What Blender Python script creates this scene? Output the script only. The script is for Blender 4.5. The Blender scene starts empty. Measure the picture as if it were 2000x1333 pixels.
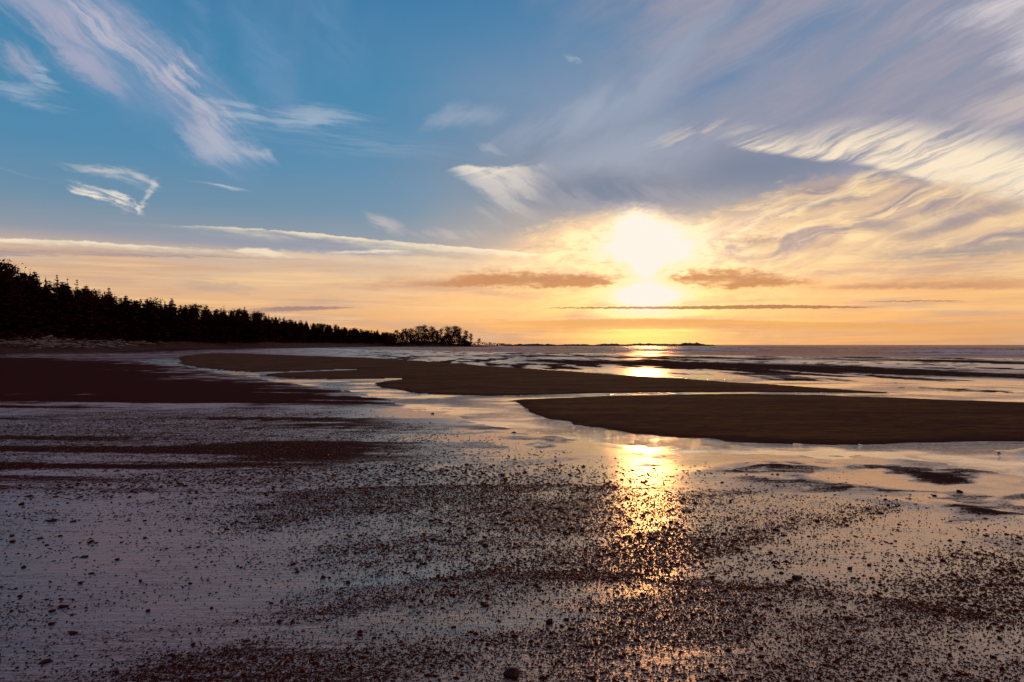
import bpy, bmesh, math, random
import numpy as np

scene = bpy.context.scene
col = scene.collection

# ------------------------------------------------------------------ camera
FPX = 1444.0            # focal length in photo pixels (2000 px wide)
CAM_H = 1.6
cam_data = bpy.data.cameras.new("camera")
cam_data.sensor_width = 36.0
cam_data.lens = FPX / 2000.0 * 36.0
cam_data.clip_start = 0.05
cam_data.clip_end = 60000.0
cam = bpy.data.objects.new("camera", cam_data)
col.objects.link(cam)
cam.location = (0.0, 0.0, CAM_H)
cam.rotation_euler = (math.radians(90.0) + math.atan(7.5 / FPX), 0.0, 0.0)
scene.camera = cam

# ------------------------------------------------------------------ sky
def lin(c):
    out = []
    for v in c[:3]:
        v = v / 255.0
        out.append(v / 12.92 if v <= 0.04045 else ((v + 0.055) / 1.055) ** 2.4)
    return tuple(out)

def P(px, py):
    """direction (azimuth, elevation in degrees) of a spot of the sky"""
    a = math.atan((px - 1000.0) / FPX)
    e = math.atan((674.0 - py) / FPX * math.cos(a))
    return math.degrees(a), math.degrees(e)

SUN_A, SUN_E = P(1262, 497)

SKY_STRENGTH = 1.0
world = bpy.data.worlds.new("World")
scene.world = world
world.use_nodes = True
WT = world.node_tree
WT.nodes.clear()

class Nd:
    """small wrapper that turns python arithmetic into math nodes"""
    def __init__(s, tree, sock): s.t, s.s = tree, sock
    def __add__(a, b): return mth(a.t, 'ADD', a, b)
    __radd__ = __add__
    def __sub__(a, b): return mth(a.t, 'SUBTRACT', a, b)
    def __rsub__(a, b): return mth(a.t, 'SUBTRACT', b, a)
    def __mul__(a, b):
        if b is ZERO: return ZERO
        if callable(b): b = b()
        return mth(a.t, 'MULTIPLY', a, b)
    __rmul__ = __mul__
    def __truediv__(a, b): return mth(a.t, 'DIVIDE', a, b)
    def __neg__(a): return mth(a.t, 'MULTIPLY', a, -1.0)

class Zero:
    """a cloud that does not reach into this patch of sky"""
    def __mul__(a, b): return a
    __rmul__ = __mul__
ZERO = Zero()

def plug(t, sock, v):
    if isinstance(v, Nd): t.links.new(v.s, sock)
    elif isinstance(v, (tuple, list)): sock.default_value = tuple(v) + ((1.0,) if len(v) == 3 and len(sock.default_value) == 4 else ())
    else: sock.default_value = v

def mth(t, op, a, b=None, c=None):
    n = t.nodes.new('ShaderNodeMath'); n.operation = op
    plug(t, n.inputs[0], a)
    if b is not None: plug(t, n.inputs[1], b)
    if c is not None: plug(t, n.inputs[2], c)
    return Nd(t, n.outputs[0])

def vmax(a, b): return mth(a.t, 'MAXIMUM', a, b)
def vmin(a, b): return mth(a.t, 'MINIMUM', a, b)
def vpow(a, b): return mth(a.t, 'POWER', a, b)
def vexp(a): return mth(a.t, 'EXPONENT', a)

def sstep(x, a, b, lo=0.0, hi=1.0):
    n = x.t.nodes.new('ShaderNodeMapRange'); n.interpolation_type = 'SMOOTHSTEP'; n.clamp = False
    plug(x.t, n.inputs[0], x); plug(x.t, n.inputs[1], a); plug(x.t, n.inputs[2], b)
    n.inputs[3].default_value = lo; n.inputs[4].default_value = hi
    return Nd(x.t, n.outputs[0])

def noise(t, x, y, z=0.0, detail=4.0, rough=0.55, dist=0.0):
    c = t.nodes.new('ShaderNodeCombineXYZ')
    plug(t, c.inputs[0], x); plug(t, c.inputs[1], y)
    return vnoise(texmap(Nd(t, c.outputs[0]), (-7.31 * z, 3.77 * z, 0.0), 0.0, (1.0, 1.0, 1.0)), detail, rough, dist)

def cmix(t, a, b, f, mode='MIX'):
    n = t.nodes.new('ShaderNodeMix'); n.data_type = 'RGBA'; n.blend_type = mode
    n.clamp_factor = (mode == 'MIX')
    plug(t, n.inputs[0], f); plug(t, n.inputs[6], a); plug(t, n.inputs[7], b)
    return Nd(t, n.outputs[2])

def ramp(x, lo, hi, stops):
    n = x.t.nodes.new('ShaderNodeValToRGB')
    f = (x - lo) / (hi - lo)
    x.t.links.new(f.s, n.inputs[0])
    cr = n.color_ramp
    stops = sorted(stops)
    while len(cr.elements) < len(stops): cr.elements.new(0.5)
    for el, (p, c) in zip(cr.elements, stops):
        el.position = min(1.0, max(0.0, (p - lo) / (hi - lo)))
    for el, (p, c) in zip(cr.elements, stops):
        el.color = lin(c) + (1.0,)
    return Nd(x.t, n.outputs[0])

def curve(x01, pts):
    """arbitrary 0..1 function of x01 as a Float Curve node"""
    n = x01.t.nodes.new('ShaderNodeFloatCurve')
    x01.t.links.new(x01.s, n.inputs['Value'])
    m = n.mapping; c = m.curves[0]
    pts = sorted(pts)
    while len(c.points) < len(pts): c.points.new(0.5, 0.5)
    for q, (p, v) in zip(c.points, pts): q.location = (p, v)
    m.extend = 'HORIZONTAL'
    m.update()
    return Nd(x01.t, n.outputs[0])

def cxyz(t, x, y, z=0.0):
    c = t.nodes.new('ShaderNodeCombineXYZ')
    plug(t, c.inputs[0], x); plug(t, c.inputs[1], y); plug(t, c.inputs[2], z)
    return Nd(t, c.outputs[0])

def texmap(v, loc, ang, scale):
    """(v - loc), turned by -ang, divided by scale"""
    m = v.t.nodes.new('ShaderNodeMapping'); m.vector_type = 'TEXTURE'
    v.t.links.new(v.s, m.inputs['Vector'])
    m.inputs['Location'].default_value = loc
    m.inputs['Rotation'].default_value = (0.0, 0.0, math.radians(ang))
    m.inputs['Scale'].default_value = scale
    return Nd(v.t, m.outputs[0])

def vlen(v):
    n = v.t.nodes.new('ShaderNodeVectorMath'); n.operation = 'LENGTH'
    v.t.links.new(v.s, n.inputs[0])
    return Nd(v.t, n.outputs['Value'])

def vnoise(v, detail=4.0, rough=0.55, dist=0.0):
    n = v.t.nodes.new('ShaderNodeTexNoise'); n.noise_dimensions = '2D'
    v.t.links.new(v.s, n.inputs['Vector'])
    n.inputs['Scale'].default_value = 1.0
    n.inputs['Detail'].default_value = detail
    n.inputs['Roughness'].default_value = rough
    n.inputs['Distortion'].default_value = dist
    return Nd(v.t, n.outputs[0])


EL, EH, AL = -4.0, 34.0, 44.0       # range of the edge curves, degrees
KE = 1.0 / (EH - EL)
def pe(py): return P(1000, py)[1]

def lazy(fn):
    memo = []
    def get():
        if not memo: memo.append(fn())
        return memo[0]
    return get

patch_no = [0]
def paint_sky(T, box, dirv, A, E):
    """air and clouds of one patch of the sky (box = azimuth and elevation limits in degrees)"""
    # (an imperceptible shift per patch keeps the patches' nodes from being merged, so unused patches are skipped)
    patch_no[0] += 1
    tiny = patch_no[0] * 1e-6
    A = A + tiny; E = E + tiny; dirv = texmap(dirv, (tiny, 0.0, 0.0), 0.0, (1.0, 1.0, 1.0))
    sepn = T.nodes.new('ShaderNodeSeparateXYZ')
    T.links.new(dirv.s, sepn.inputs[0])
    dx, dy, dz = (Nd(T, sepn.outputs[i]) for i in range(3))
    def hits(a0, a1, e0, e1):
        return any(a1 > b[0] and a0 < b[1] and e1 > b[2] and e0 < b[3] for b in box)

    # wavering of every cloud edge
    AE = lazy(lambda: cxyz(T, A, E))
    wN1 = lazy(lambda: noise(T, A * 0.22, E * 0.5, 3.1, 3.0, 0.55) - 0.5)
    wN2 = lazy(lambda: noise(T, A * 1.1, E * 2.6, 7.7, 4.0, 0.6) - 0.5)
    wN3 = lazy(lambda: noise(T, A * 0.25, E * 0.5, 21.0, 3.0, 0.55) - 0.5)
    AEw = lazy(lambda: cxyz(T, A + wN3() * 2.2 + wN2() * 0.8, E + wN1() * 0.9 + wN2() * 0.45))
    A01 = lazy(lambda: (vmin(vmax(A, -AL), AL) + AL) / (2 * AL))
    E01 = lazy(lambda: (E - EL) * KE)
    E_fine = lazy(lambda: E01() + wN2() * (0.28 * KE))
    E_rag = lazy(lambda: E01() + wN2() * (0.9 * KE))

    def fib(ang, along, across, z, detail=4.0, rough=0.55, v=None):
        """streaky noise whose fibres run at ang degrees (+ = rising to the right)"""
        return vnoise(texmap((v or AE)(), (z * 9.7, z * 5.3, 0.0), ang, (1.0 / along, 1.0 / across, 1.0)), detail, rough)
    def blob(px, py, rx, ry, ang=0.0):
        """soft ellipse of sky; radii in photo pixels"""
        a0, e0 = P(px, py)
        c, s = abs(math.cos(math.radians(ang))), abs(math.sin(math.radians(ang)))
        ha, he = (rx * c + ry * s) / 25.2 + 1.8, (rx * s + ry * c) / 25.2 + 0.9
        if not hits(a0 - ha, a0 + ha, e0 - he, e0 + he): return ZERO
        return sstep(vlen(texmap(AEw(), (a0, e0, 0.0), ang, (rx / 25.2, ry / 25.2, 1.0))), 1.0, 0.0)
    def vsum(items):
        items = [i for i in items if i is not ZERO]
        if not items: return ZERO
        out = items[0]
        for i in items[1:]: out = vmax(out, i)
        return out
    def edge(pts):
        return curve(A01(), [((P(x, y)[0] + AL) / (2 * AL), (P(x, y)[1] - EL) * KE) for x, y in pts])
    def band(top, bot, st, sb, ends, e=None, soft_end=60.0):
        """cloud between two edge lines; st / sb = softness of top and bottom in degrees"""
        a0, a1 = P(ends[0], 674)[0], P(ends[1], 674)[0]
        es = [P(x, y)[1] for x, y in top + bot]
        if not hits(a0, a1, min(es) - 1.0, max(es) + 1.0): return ZERO
        e = (e or E_fine)()
        k = soft_end / 25.2
        m = sstep(edge(top) - e, 0.0, st * KE) * sstep(e - edge(bot), 0.0, sb * KE)
        if hits(-180, a0 + k, -90, 90): m = m * sstep(A, a0, a0 + k)
        if hits(a1 - k, 180, -90, 90): m = m * sstep(A, a1, a1 - k)
        return m
    def erode(m, f, k=1.6, lo=0.30, hi=0.85):
        """let a fibre texture eat into the edges of a cloud"""
        if m is ZERO: return ZERO
        return m * sstep(m + (f() - 0.5) * (k * 1.7), lo - 0.12, hi + 0.12)
    sky = [None]
    def over(colr, alpha):
        if alpha is ZERO: return
        sky[0] = cmix(T, sky[0], lin(colr), alpha)

    # --- clear air: Nishita sky, graded towards the colours the photograph shows
    nish = T.nodes.new('ShaderNodeTexSky')
    nish.sky_type = 'NISHITA'
    nish.sun_disc = False
    nish.sun_elevation = math.radians(SUN_E)
    nish.sun_rotation = math.radians(SUN_A)
    nish.air_density = 1.0; nish.dust_density = 1.2; nish.ozone_density = 2.0
    T.links.new(dirv.s, nish.inputs['Vector'])
    base_n = cmix(T, Nd(T, nish.outputs[0]), (0.05, 0.05, 0.05), 1.0, 'MULTIPLY')
    left = ramp(E, 0.0, 60.0, [
        (pe(674), (216, 154, 106)), (pe(650), (232, 170, 114)), (pe(600), (239, 185, 136)), (pe(545), (228, 192, 158)),
        (pe(508), (206, 181, 165)), (pe(480), (150, 157, 170)), (pe(420), (112, 147, 174)), (pe(330), (84, 142, 180)),
        (pe(180), (68, 137, 179)), (pe(0), (58, 127, 174)), (60.0, (44, 96, 150))])
    right = ramp(E, 0.0, 60.0, [
        (pe(674), (226, 164, 112)), (pe(640), (244, 176, 112)), (pe(600), (250, 190, 124)), (pe(560), (246, 186, 128)),
        (pe(500), (222, 186, 152)), (pe(450), (180, 165, 158)), (pe(390), (150, 150, 162)), (pe(310), (124, 138, 164)),
        (pe(180), (118, 145, 178)), (pe(60), (84, 134, 176)), (pe(0), (70, 128, 174)), (60.0, (50, 98, 152))])
    rl = sstep(A + (noise(T, A * 0.08, E * 0.15, 5.0, 2.0, 0.5) - 0.5) * 14.0, -14.0, 8.0)
    sky[0] = cmix(T, cmix(T, left, right, rl), base_n, 0.12)

    # fine fibres shared by several clouds
    AEr = lazy(lambda: cxyz(T, A + wN3() * 1.5 + wN2() * 0.14, E + wN1() * 0.55 + wN2() * 0.06))
    fr = lazy(lambda: fib(20.0, 0.16, 1.9, 17.0, 5.0, 0.62, AEr))          # raked, right
    fl = lazy(lambda: fib(-38.0, 0.20, 1.7, 8.0, 5.0, 0.62, AEr))          # raked, left
    fh = lazy(lambda: fib(-3.0, 0.14, 1.9, 51.0, 5.0, 0.62, AEr))          # level
    AEs = lazy(lambda: cxyz(T, A + (noise(T, A * 0.12, E * 0.24, 31.0, 2.0, 0.5) - 0.5) * 9.0 + wN2() * 0.7,
                            E + (noise(T, A * 0.12, E * 0.24, 37.0, 2.0, 0.5) - 0.5) * 5.5 + wN2() * 0.3))
    sw = lazy(lambda: fib(16.0, 0.10, 0.40, 41.0, 6.0, 0.60, AEs))
    sw2 = lazy(lambda: fib(12.0, 0.15, 0.85, 43.0, 6.0, 0.64, AEs))
    f8 = lazy(lambda: fib(20.0, 0.07, 0.50, 44.0, 6.0, 0.60, AEr))

    # --- high thin veils everywhere (the same cirrus goes on outside the frame)
    if hits(-180, 180, 9, 90):
        hz = vmax(dz, 0.04)
        qx, qy = dx / hz, dy / hz
        gen = noise(T, qx * 0.55 + qy * 0.25, qy * 0.20, 11.0, 5.0, 0.6, 0.6)
        over((150, 158, 186), sstep(gen, 0.50, 0.78) * sstep(E, 9.0, 20.0) * 0.30)

    # centre diagonal veils, fibres rising right
    f1 = lazy(lambda: fib(38.0, 0.08, 0.45, 2.0, 6.0, 0.6, AEr))
    v1 = vsum([blob(1330, 100, 360, 90, 42), blob(1130, 225, 350, 80, 16), blob(1230, 300, 380, 90, 8), blob(900, 228, 170, 40, 5)])
    over((168, 176, 194), erode(v1, f1, 1.5, 0.1, 1.0) * 0.60)
    over((182, 188, 200), erode(blob(1120, 114, 40, 14, -20), fl, 2.0, 0.3, 1.0) * 0.45)
    over((176, 184, 196), erode(blob(960, 292, 56, 14, -20), fl, 2.0, 0.3, 1.0) * 0.45)
    # lavender veil, upper right
    v2 = (sstep(A + E * 1.05 + wN3() * 9.0, 24.0, 42.0) * sstep(E, 8.0, 13.0) if hits(-8, 180, 7.9, 90) else ZERO)
    f2 = lazy(lambda: fib(28.0, 0.06, 0.36, 4.0, 6.0, 0.58, AEr))
    over((151, 150, 168), v2 * (lambda: sstep(f2(), 0.04, 0.62)) * 0.92)
    over((92, 130, 170), erode(vsum([blob(1560, 70, 280, 70, 20), blob(1420, 150, 220, 60, 24)]), f2, 0.9, 0.0, 1.0) * 0.60)
    over((184, 176, 186), v2 * (lambda: sstep(f2() * 0.65 + fr() * 0.35, 0.42, 0.76)) * 0.36)
    over((224, 214, 216), erode(vsum([blob(1985, 5, 190, 48, 8), blob(2020, 70, 90, 110, 60)]), fr, 1.0, 0.1, 1.1) * 0.75)
    over((208, 192, 186), erode(blob(1995, 200, 200, 70, 20), fr, 1.0, 0.1, 1.1) * 0.75)
    # slate blue hollow under the right-hand cirrus
    over((122, 133, 156), vsum([blob(1480, 330, 290, 66, 4), blob(1190, 372, 320, 60, 0)]) * 0.85)
    over((172, 168, 174), erode(vsum([blob(1130, 395, 160, 44, -12), blob(1060, 360, 90, 64, 40), blob(1300, 378, 150, 34, -8)]), fl, 1.7, 0.1, 1.1) * 0.60)

    # --- cirrus, upper left
    f3 = lazy(lambda: fib(-36.0, 0.08, 0.42, 8.0, 6.0, 0.6, AEr))
    over((118, 150, 186), erode(vsum([blob(230, 90, 420, 170, -34), blob(420, 240, 200, 120, -50)]), f3, 1.0, 0.0, 1.0) * 0.70)
    c3 = vsum([blob(110, 40, 250, 95, -32), blob(270, 92, 280, 84, -30), blob(160, 115, 150, 46, -34),
               blob(340, 150, 160, 90, -42), blob(400, 230, 150, 84, -56), blob(60, 128, 110, 50, -30) * 0.9])
    over((170, 170, 192), erode(c3, (lambda: f3() * 0.55 + fl() * 0.45), 2.1, 0.18, 1.10) * 0.85)
    over((198, 193, 204), erode(vsum([blob(350, 138, 80, 66, -40), blob(200, 60, 200, 44, -30), blob(400, 225, 110, 44, -52)]), fl, 2.2, 0.35, 1.2) * 0.60)
    c3b = vsum([blob(430, 284, 140, 54, -8), blob(425, 240, 120, 50, -44), blob(490, 298, 90, 24, -12)])
    over((176, 182, 198), erode(c3b, (lambda: f3() * 0.4 + fl() * 0.6), 2.0, 0.12, 1.05) * 0.80)
    over((176, 188, 204), erode(vsum([blob(600, 230, 200, 36, 2), blob(480, 222, 110, 32, -12)]), fh, 1.9, 0.2, 1.05) * 0.66)
    over((172, 185, 204), erode(vsum([blob(45, 180, 110, 26, -6), blob(95, 150, 50, 24, -40)]), fh, 2.0, 0.25, 1.0) * 0.60)
    over((116, 152, 190), vsum([blob(385, 60, 150, 34, -72), blob(520, 110, 190, 60, -68), blob(650, 60, 140, 70, -60)]) * (lambda: sstep(f3(), 0.3, 0.7)) * 0.45)
    over((140, 165, 190), blob(700, 280, 320, 40, -2) * (lambda: sstep(fh(), 0.35, 0.7)) * 0.5)

    # --- small bright wisps, left
    fw = lazy(lambda: fib(-14.0, 0.30, 2.6, 14.0, 5.0, 0.62, AEr))
    over((205, 202, 204), band([(-40, 318), (0, 325), (60, 343), (130, 355), (190, 364), (240, 386)],
                               [(-40, 325), (0, 332), (60, 350), (130, 361), (170, 378), (240, 400)], 0.20, 0.40, (-60, 262), soft_end=60) * (lambda: sstep(fw(), 0.1, 0.6)) * 0.65)
    over((240, 228, 214), erode(vsum([blob(218, 388, 66, 20, -17), blob(180, 380, 60, 14, -22)]), fw, 2.2, 0.25, 1.05) * 0.95)
    over((216, 211, 208), erode(vsum([blob(190, 332, 90, 14, -3), blob(270, 348, 62, 18, -18), blob(230, 348, 90, 16, -12) * 0.7]), fw, 1.4, 0.05, 1.1) * 0.62)
    over((222, 215, 210), erode(vsum([blob(300, 362, 26, 16, 40), blob(286, 384, 40, 13, 66), blob(277, 404, 22, 8, 75)]), fw, 1.2, 0.05, 1.1) * 0.66)
    over((232, 222, 212), erode(blob(268, 404, 26, 9, -50), fw, 1.4, 0.15, 0.9) * 0.7)
    over((205, 205, 206), band([(300, 343), (400, 355), (460, 364), (505, 377)], [(300, 346), (400, 360), (460, 374), (505, 379)], 0.14, 0.22, (300, 508), soft_end=80) * 0.75)

    # --- small fan-shaped cloud left of the sun
    f6 = lazy(lambda: fib(-30.0, 0.14, 0.95, 15.0, 6.0, 0.62, AEr))
    fan = band([(842, 348), (870, 328), (900, 319), (960, 321), (1010, 317), (1070, 314)],
               [(842, 352), (880, 392), (920, 440), (960, 470), (1020, 474), (1090, 450)], 0.5, 5.4, (844, 1100), e=lazy(lambda: E01() + wN2() * (0.9 * KE)), soft_end=100)
    over((216, 206, 199), erode(fan, f6, 2.0, 0.05, 0.95) * 0.92)
    over((244, 231, 212), erode(band([(856, 338), (900, 319), (960, 321), (1010, 317), (1050, 307)], [(856, 348), (900, 358), (960, 360), (1010, 340), (1050, 320)], 0.35, 1.3, (850, 1060), soft_end=60), fr, 1.8, 0.2, 1.05) * 0.75)

    # --- right-hand bright cirrus with raked fibres
    c7 = band([(1370, 262), (1440, 232), (1560, 240), (1650, 222), (1750, 216), (1850, 228), (2000, 246)],
              [(1370, 272), (1440, 293), (1500, 303), (1600, 319), (1680, 326), (1780, 350), (1880, 385), (2000, 410)], 2.4, 0.5, (1366, 2230), soft_end=110)
    over((196, 189, 190), c7 * (lambda: sstep(f8() * 0.6 + fr() * 0.4, 0.25, 0.62)) * 0.75)
    over((253, 233, 202), c7 * (lambda: sstep(fr() * 1.25 + f8() * 0.45 + sstep(A, 17.0, 31.0) * 0.20, 0.66, 1.16)) * 0.97)
    over((232, 209, 188), erode(vsum([blob(1330, 262, 120, 26, 10), blob(1395, 250, 70, 20, 16)]), fr, 2.0, 0.35, 1.15) * 0.5)

    # --- the swirling sheet right of the sun and the sun-lit crown
    c8 = band([(880, 502), (970, 452), (1050, 424), (1100, 406), (1160, 394), (1230, 379), (1280, 389), (1335, 404), (1400, 386), (1500, 350), (1620, 312), (1750, 314), (2000, 350)],
              [(880, 562), (1200, 568), (1600, 568), (2000, 568)], 2.2, 1.8, (880, 2230), e=lazy(lambda: E01() + wN2() * (1.3 * KE)), soft_end=150)
    c8 = erode(c8, (lambda: sw2() * 0.5 + f8() * 0.3 + fr() * 0.2), 1.7, 0.06, 0.80)
    over((230, 196, 158), c8 * 0.95)
    over((184, 163, 158), c8 * (lambda: sstep(f8() * 0.7 + fr() * 0.3, 0.46, 0.66)) * 0.80)
    over((158, 147, 154), c8 * (lambda: sstep(sw(), 0.47, 0.63)) * (lambda: sstep(E, 5.0, 7.2)) * (lambda: sstep(A, 11.0, 18.0)) * 0.90)
    over((254, 221, 170), c8 * (lambda: sstep(sw2() * 0.7 + fr() * 0.3, 0.49, 0.66)) * 0.85)
    over((248, 204, 148), c8 * (lambda: sstep(E, 7.6, 4.8)) * (lambda: sstep(sw2(), 0.3, 0.6)) * 0.70)
    over((254, 228, 184), vsum([blob(1650, 372, 230, 18, 22), blob(1850, 412, 170, 17, 26), blob(1480, 425, 140, 30, 30), blob(1560, 402, 170, 12, 16)]) * (lambda: sstep(fr(), 0.42, 0.66)) * 0.75)
    over((160, 148, 152), vsum([blob(1880, 430, 170, 20, 18), blob(1700, 440, 120, 18, -10), blob(1640, 395, 130, 12, 14)]) * (lambda: sstep(sw2(), 0.60, 0.42)) * 0.75)

    # grey wedge, low right, and the small grey lenses
    over((164, 154, 148), erode(band([(1540, 512), (1700, 486), (1850, 468), (2000, 448)], [(1540, 522), (1720, 520), (1880, 518), (2000, 512)], 0.9, 0.9, (1540, 2230), e=E_rag, soft_end=200), sw2, 1.8, 0.15, 0.9) * 0.88)
    over((156, 138, 132), erode(blob(1480, 471, 96, 24, 2), fh, 1.8, 0.25, 1.0) * 0.9)
    over((174, 150, 140), erode(vsum([blob(1600, 475, 76, 26, 15), blob(1820, 452, 120, 22, 8), blob(1390, 474, 80, 10, 0)]), sw2, 1.9, 0.3, 1.0) * 0.75)

    # --- long bright bands, left
    E_soft0 = lazy(lambda: E01() + wN2() * (0.5 * KE))
    over((152, 156, 170), band([(150, 440), (450, 452), (700, 468), (880, 490)], [(150, 474), (450, 488), (600, 503), (880, 503)], 0.6, 0.5, (140, 880), soft_end=180) * 0.85)
    c5 = band([(150, 426), (300, 435), (450, 442), (600, 453), (700, 463), (850, 476), (1000, 489), (1160, 502)],
              [(150, 436), (300, 453), (450, 471), (600, 482), (700, 493), (850, 507), (1000, 518), (1160, 524)], 0.13, 1.3, (150, 1190), soft_end=190)
    over((244, 216, 180), erode(band([(380, 474), (600, 482), (850, 492), (1000, 500), (1180, 506)], [(380, 520), (600, 526), (850, 540), (1000, 548), (1180, 548)], 0.7, 1.3, (330, 1260), e=E_soft0, soft_end=220), fh, 1.2, 0.0, 1.0) * 0.62)
    over((251, 231, 198), erode(c5, fh, 1.4, 0.02, 0.85))
    c4 = band([(-20, 463), (150, 468), (300, 478), (420, 484), (500, 490), (600, 503)], [(-20, 488), (150, 490), (300, 498), (420, 502), (500, 505), (600, 510)], 0.16, 0.7, (-330, 650), soft_end=130)
    over((246, 227, 198), erode(c4, fh, 1.5, 0.02, 0.85))
    over((160, 146, 152), band([(-20, 482), (200, 485), (350, 492), (480, 499), (640, 505)], [(-20, 503), (200, 503), (350, 505), (480, 508), (640, 512)], 0.35, 0.16, (-330, 700), soft_end=140) * (lambda: sstep(fh(), 0.25, 0.55)) * 0.90)
    over((244, 225, 196), erode(vsum([band([(430, 496), (490, 480), (570, 501)], [(430, 501), (490, 506), (570, 508)], 0.25, 0.5, (420, 590), soft_end=60),
                                band([(570, 496), (680, 487), (820, 485)], [(570, 501), (680, 502), (820, 504)], 0.25, 0.45, (560, 850), soft_end=100)]), fh, 1.7, 0.15, 0.95) * 0.9)
    over((204, 192, 188), erode(vsum([blob(745, 440, 76, 34, -18), blob(880, 458, 140, 26, 0)]), f6, 1.9, 0.2, 1.1) * 0.62)

    # --- low streaks over the whole warm belt
    f9 = lazy(lambda: noise(T, A * 0.08, E * 0.85, 61.0, 6.0, 0.58))
    f9b = lazy(lambda: noise(T, A * 0.07, E * 1.7, 67.0, 6.0, 0.6))
    low = sstep(E, 7.0, 5.4) if hits(-180, 180, -90, 7.1) else ZERO
    over((212, 170, 140), low * (lambda: sstep(f9(), 0.46, 0.68)) * 0.80)
    over((252, 209, 150), low * (lambda: sstep(f9b(), 0.48, 0.72)) * 0.60)
    over((206, 152, 112), (sstep(E, 2.6, 1.2) if hits(-180, 180, -90, 2.7) else ZERO) * (lambda: sstep(f9b(), 0.34, 0.56)) * sstep(A, -16.0, 4.0) * 0.45)

    # --- the sun behind the cloud: broad glow, then the burnt-out core
    AEg = lazy(lambda: cxyz(T, A + wN3() * 0.9 + wN2() * 1.8, E + wN2() * 1.1))
    def gl(px, py, ra, re, p=2.0, v=None):
        a0, e0 = P(px, py)
        k = 2.2 if p >= 2 else (2.6 if p > 1.6 else 3.2)
        if not hits(a0 - ra * k - 1, a0 + ra * k + 1, e0 - re * k - 1, e0 + re * k + 1): return ZERO
        v = v() if v else AE()
        return vexp(-vpow(vlen(texmap(v, (a0, e0, 0.0), 0.0, (ra, re, 1.0))), p))
    def shine(colr, f):
        if f is ZERO: return
        sky[0] = cmix(T, sky[0], colr, f, 'ADD')
    under = lazy(lambda: sstep(edge([(700, 470), (900, 474), (980, 444), (1050, 426), (1100, 408), (1160, 394), (1230, 381), (1285, 390), (1335, 404), (1400, 398), (1550, 386), (1800, 366)])
                               - (E01() + wN2() * (1.6 * KE) + (sw2() - 0.5) * (1.6 * KE)), 0.0, 2.6 * KE))
    tex = lazy(lambda: sstep(sw2() * 0.7 + f8() * 0.3 + wN2() * 0.4, 0.30, 0.64) * 0.95 + 0.25)
    shine((1.0, 0.50, 0.12), gl(1262, 520, 11.0, 4.6, 1.4) * under * tex * 0.42)
    shine((1.0, 0.70, 0.34), gl(1290, 468, 6.6, 2.7, 1.8, AEg) * under * tex * 0.85)
    shine((1.0, 0.84, 0.60), gl(1240, 432, 1.3, 1.4, 2.0, AEg) * under * 0.55)
    shine((1.0, 0.84, 0.60), gl(1264, 462, 2.6, 1.35, 1.8, AEg) * under * 0.75)
    shine((1.0, 0.85, 0.62), gl(1276, 496, 2.3, 0.75, 2.0, AEg) * 0.8)
    shine((1.0, 0.85, 0.62), gl(1262, 490, 0.85, 1.8, 2.0) * 1.3)
    # second burst under the dark lenses, then the low yellow glow on the horizon
    shine((1.0, 0.74, 0.34), gl(1262, 578, 2.9, 0.75, 2.0) * 1.3)
    shine((1.0, 0.86, 0.60), gl(1262, 578, 1.8, 0.72, 2.2) * 1.3)
    shine((1.0, 0.66, 0.22), gl(1262, 611, 3.4, 0.38, 2.2) * 1.3)
    shine((1.0, 0.58, 0.06), gl(1262, 662, 4.2, 0.8, 2.0) * 0.60)
    shine((1.0, 0.62, 0.10), band([(1130, 645), (1262, 643), (1400, 645)], [(1130, 648), (1262, 647), (1400, 648)], 0.04, 0.04, (1120, 1420), soft_end=100) * 0.35)

    # --- dark cloud lenses and bars in front of the glow
    f10 = lazy(lambda: noise(T, A * 0.20, E * 1.1, 71.0, 6.0, 0.64))
    E_soft = lazy(lambda: E01() + wN2() * (0.9 * KE) + wN1() * (0.4 * KE))
    lens = vsum([band([(800, 548), (930, 524), (1050, 517), (1140, 521), (1200, 529), (1236, 538), (1256, 542)], [(800, 562), (960, 567), (1080, 569), (1150, 567), (1200, 560), (1236, 548), (1256, 543)], 1.0, 0.45, (700, 1480), e=E_soft, soft_end=190),
                 band([(1266, 540), (1284, 535), (1340, 524), (1430, 515), (1500, 522), (1620, 540)], [(1266, 541), (1284, 545), (1320, 561), (1400, 569), (1500, 567), (1620, 556)], 0.95, 0.45, (1060, 1720), e=E_soft, soft_end=180)])
    over((200, 138, 92), erode(lens, f10, 2.0, -0.10, 0.90) * 0.88)
    over((216, 152, 100), lens * (lambda: sstep(f10(), 0.45, 0.65)) * 0.5)
    over((204, 148, 114), erode(vsum([band([(1440, 560), (1650, 541), (1850, 533), (2000, 526)], [(1440, 568), (1650, 571), (1850, 570), (2000, 571)], 0.9, 0.35, (1430, 2230), soft_end=260),
                                band([(560, 546), (750, 530), (980, 533)], [(560, 562), (750, 567), (980, 567)], 0.8, 0.6, (520, 1000), soft_end=220) * 0.6]), f10, 1.7, 0.05, 0.9) * 0.88)
    over((190, 163, 146), erode(vsum([blob(420, 560, 200, 30, 2), blob(620, 585, 180, 18, 0) * 0.8, blob(150, 540, 160, 20, 0) * 0.6]), f10, 1.9, 0.2, 1.1) * 0.62)
    Ebar = lazy(lambda: E01() + (noise(T, A * 2.0, E * 3.0, 77.0, 5.0, 0.65) - 0.5) * (0.20 * KE))
    over((176, 118, 86), band([(1040, 601), (1200, 599), (1400, 597), (1500, 595), (1620, 597), (1750, 600)], [(1040, 603), (1200, 604), (1400, 605), (1500, 604), (1620, 603), (1750, 601)], 0.06, 0.05, (1030, 1760), e=Ebar, soft_end=80) * 0.88)
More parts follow.
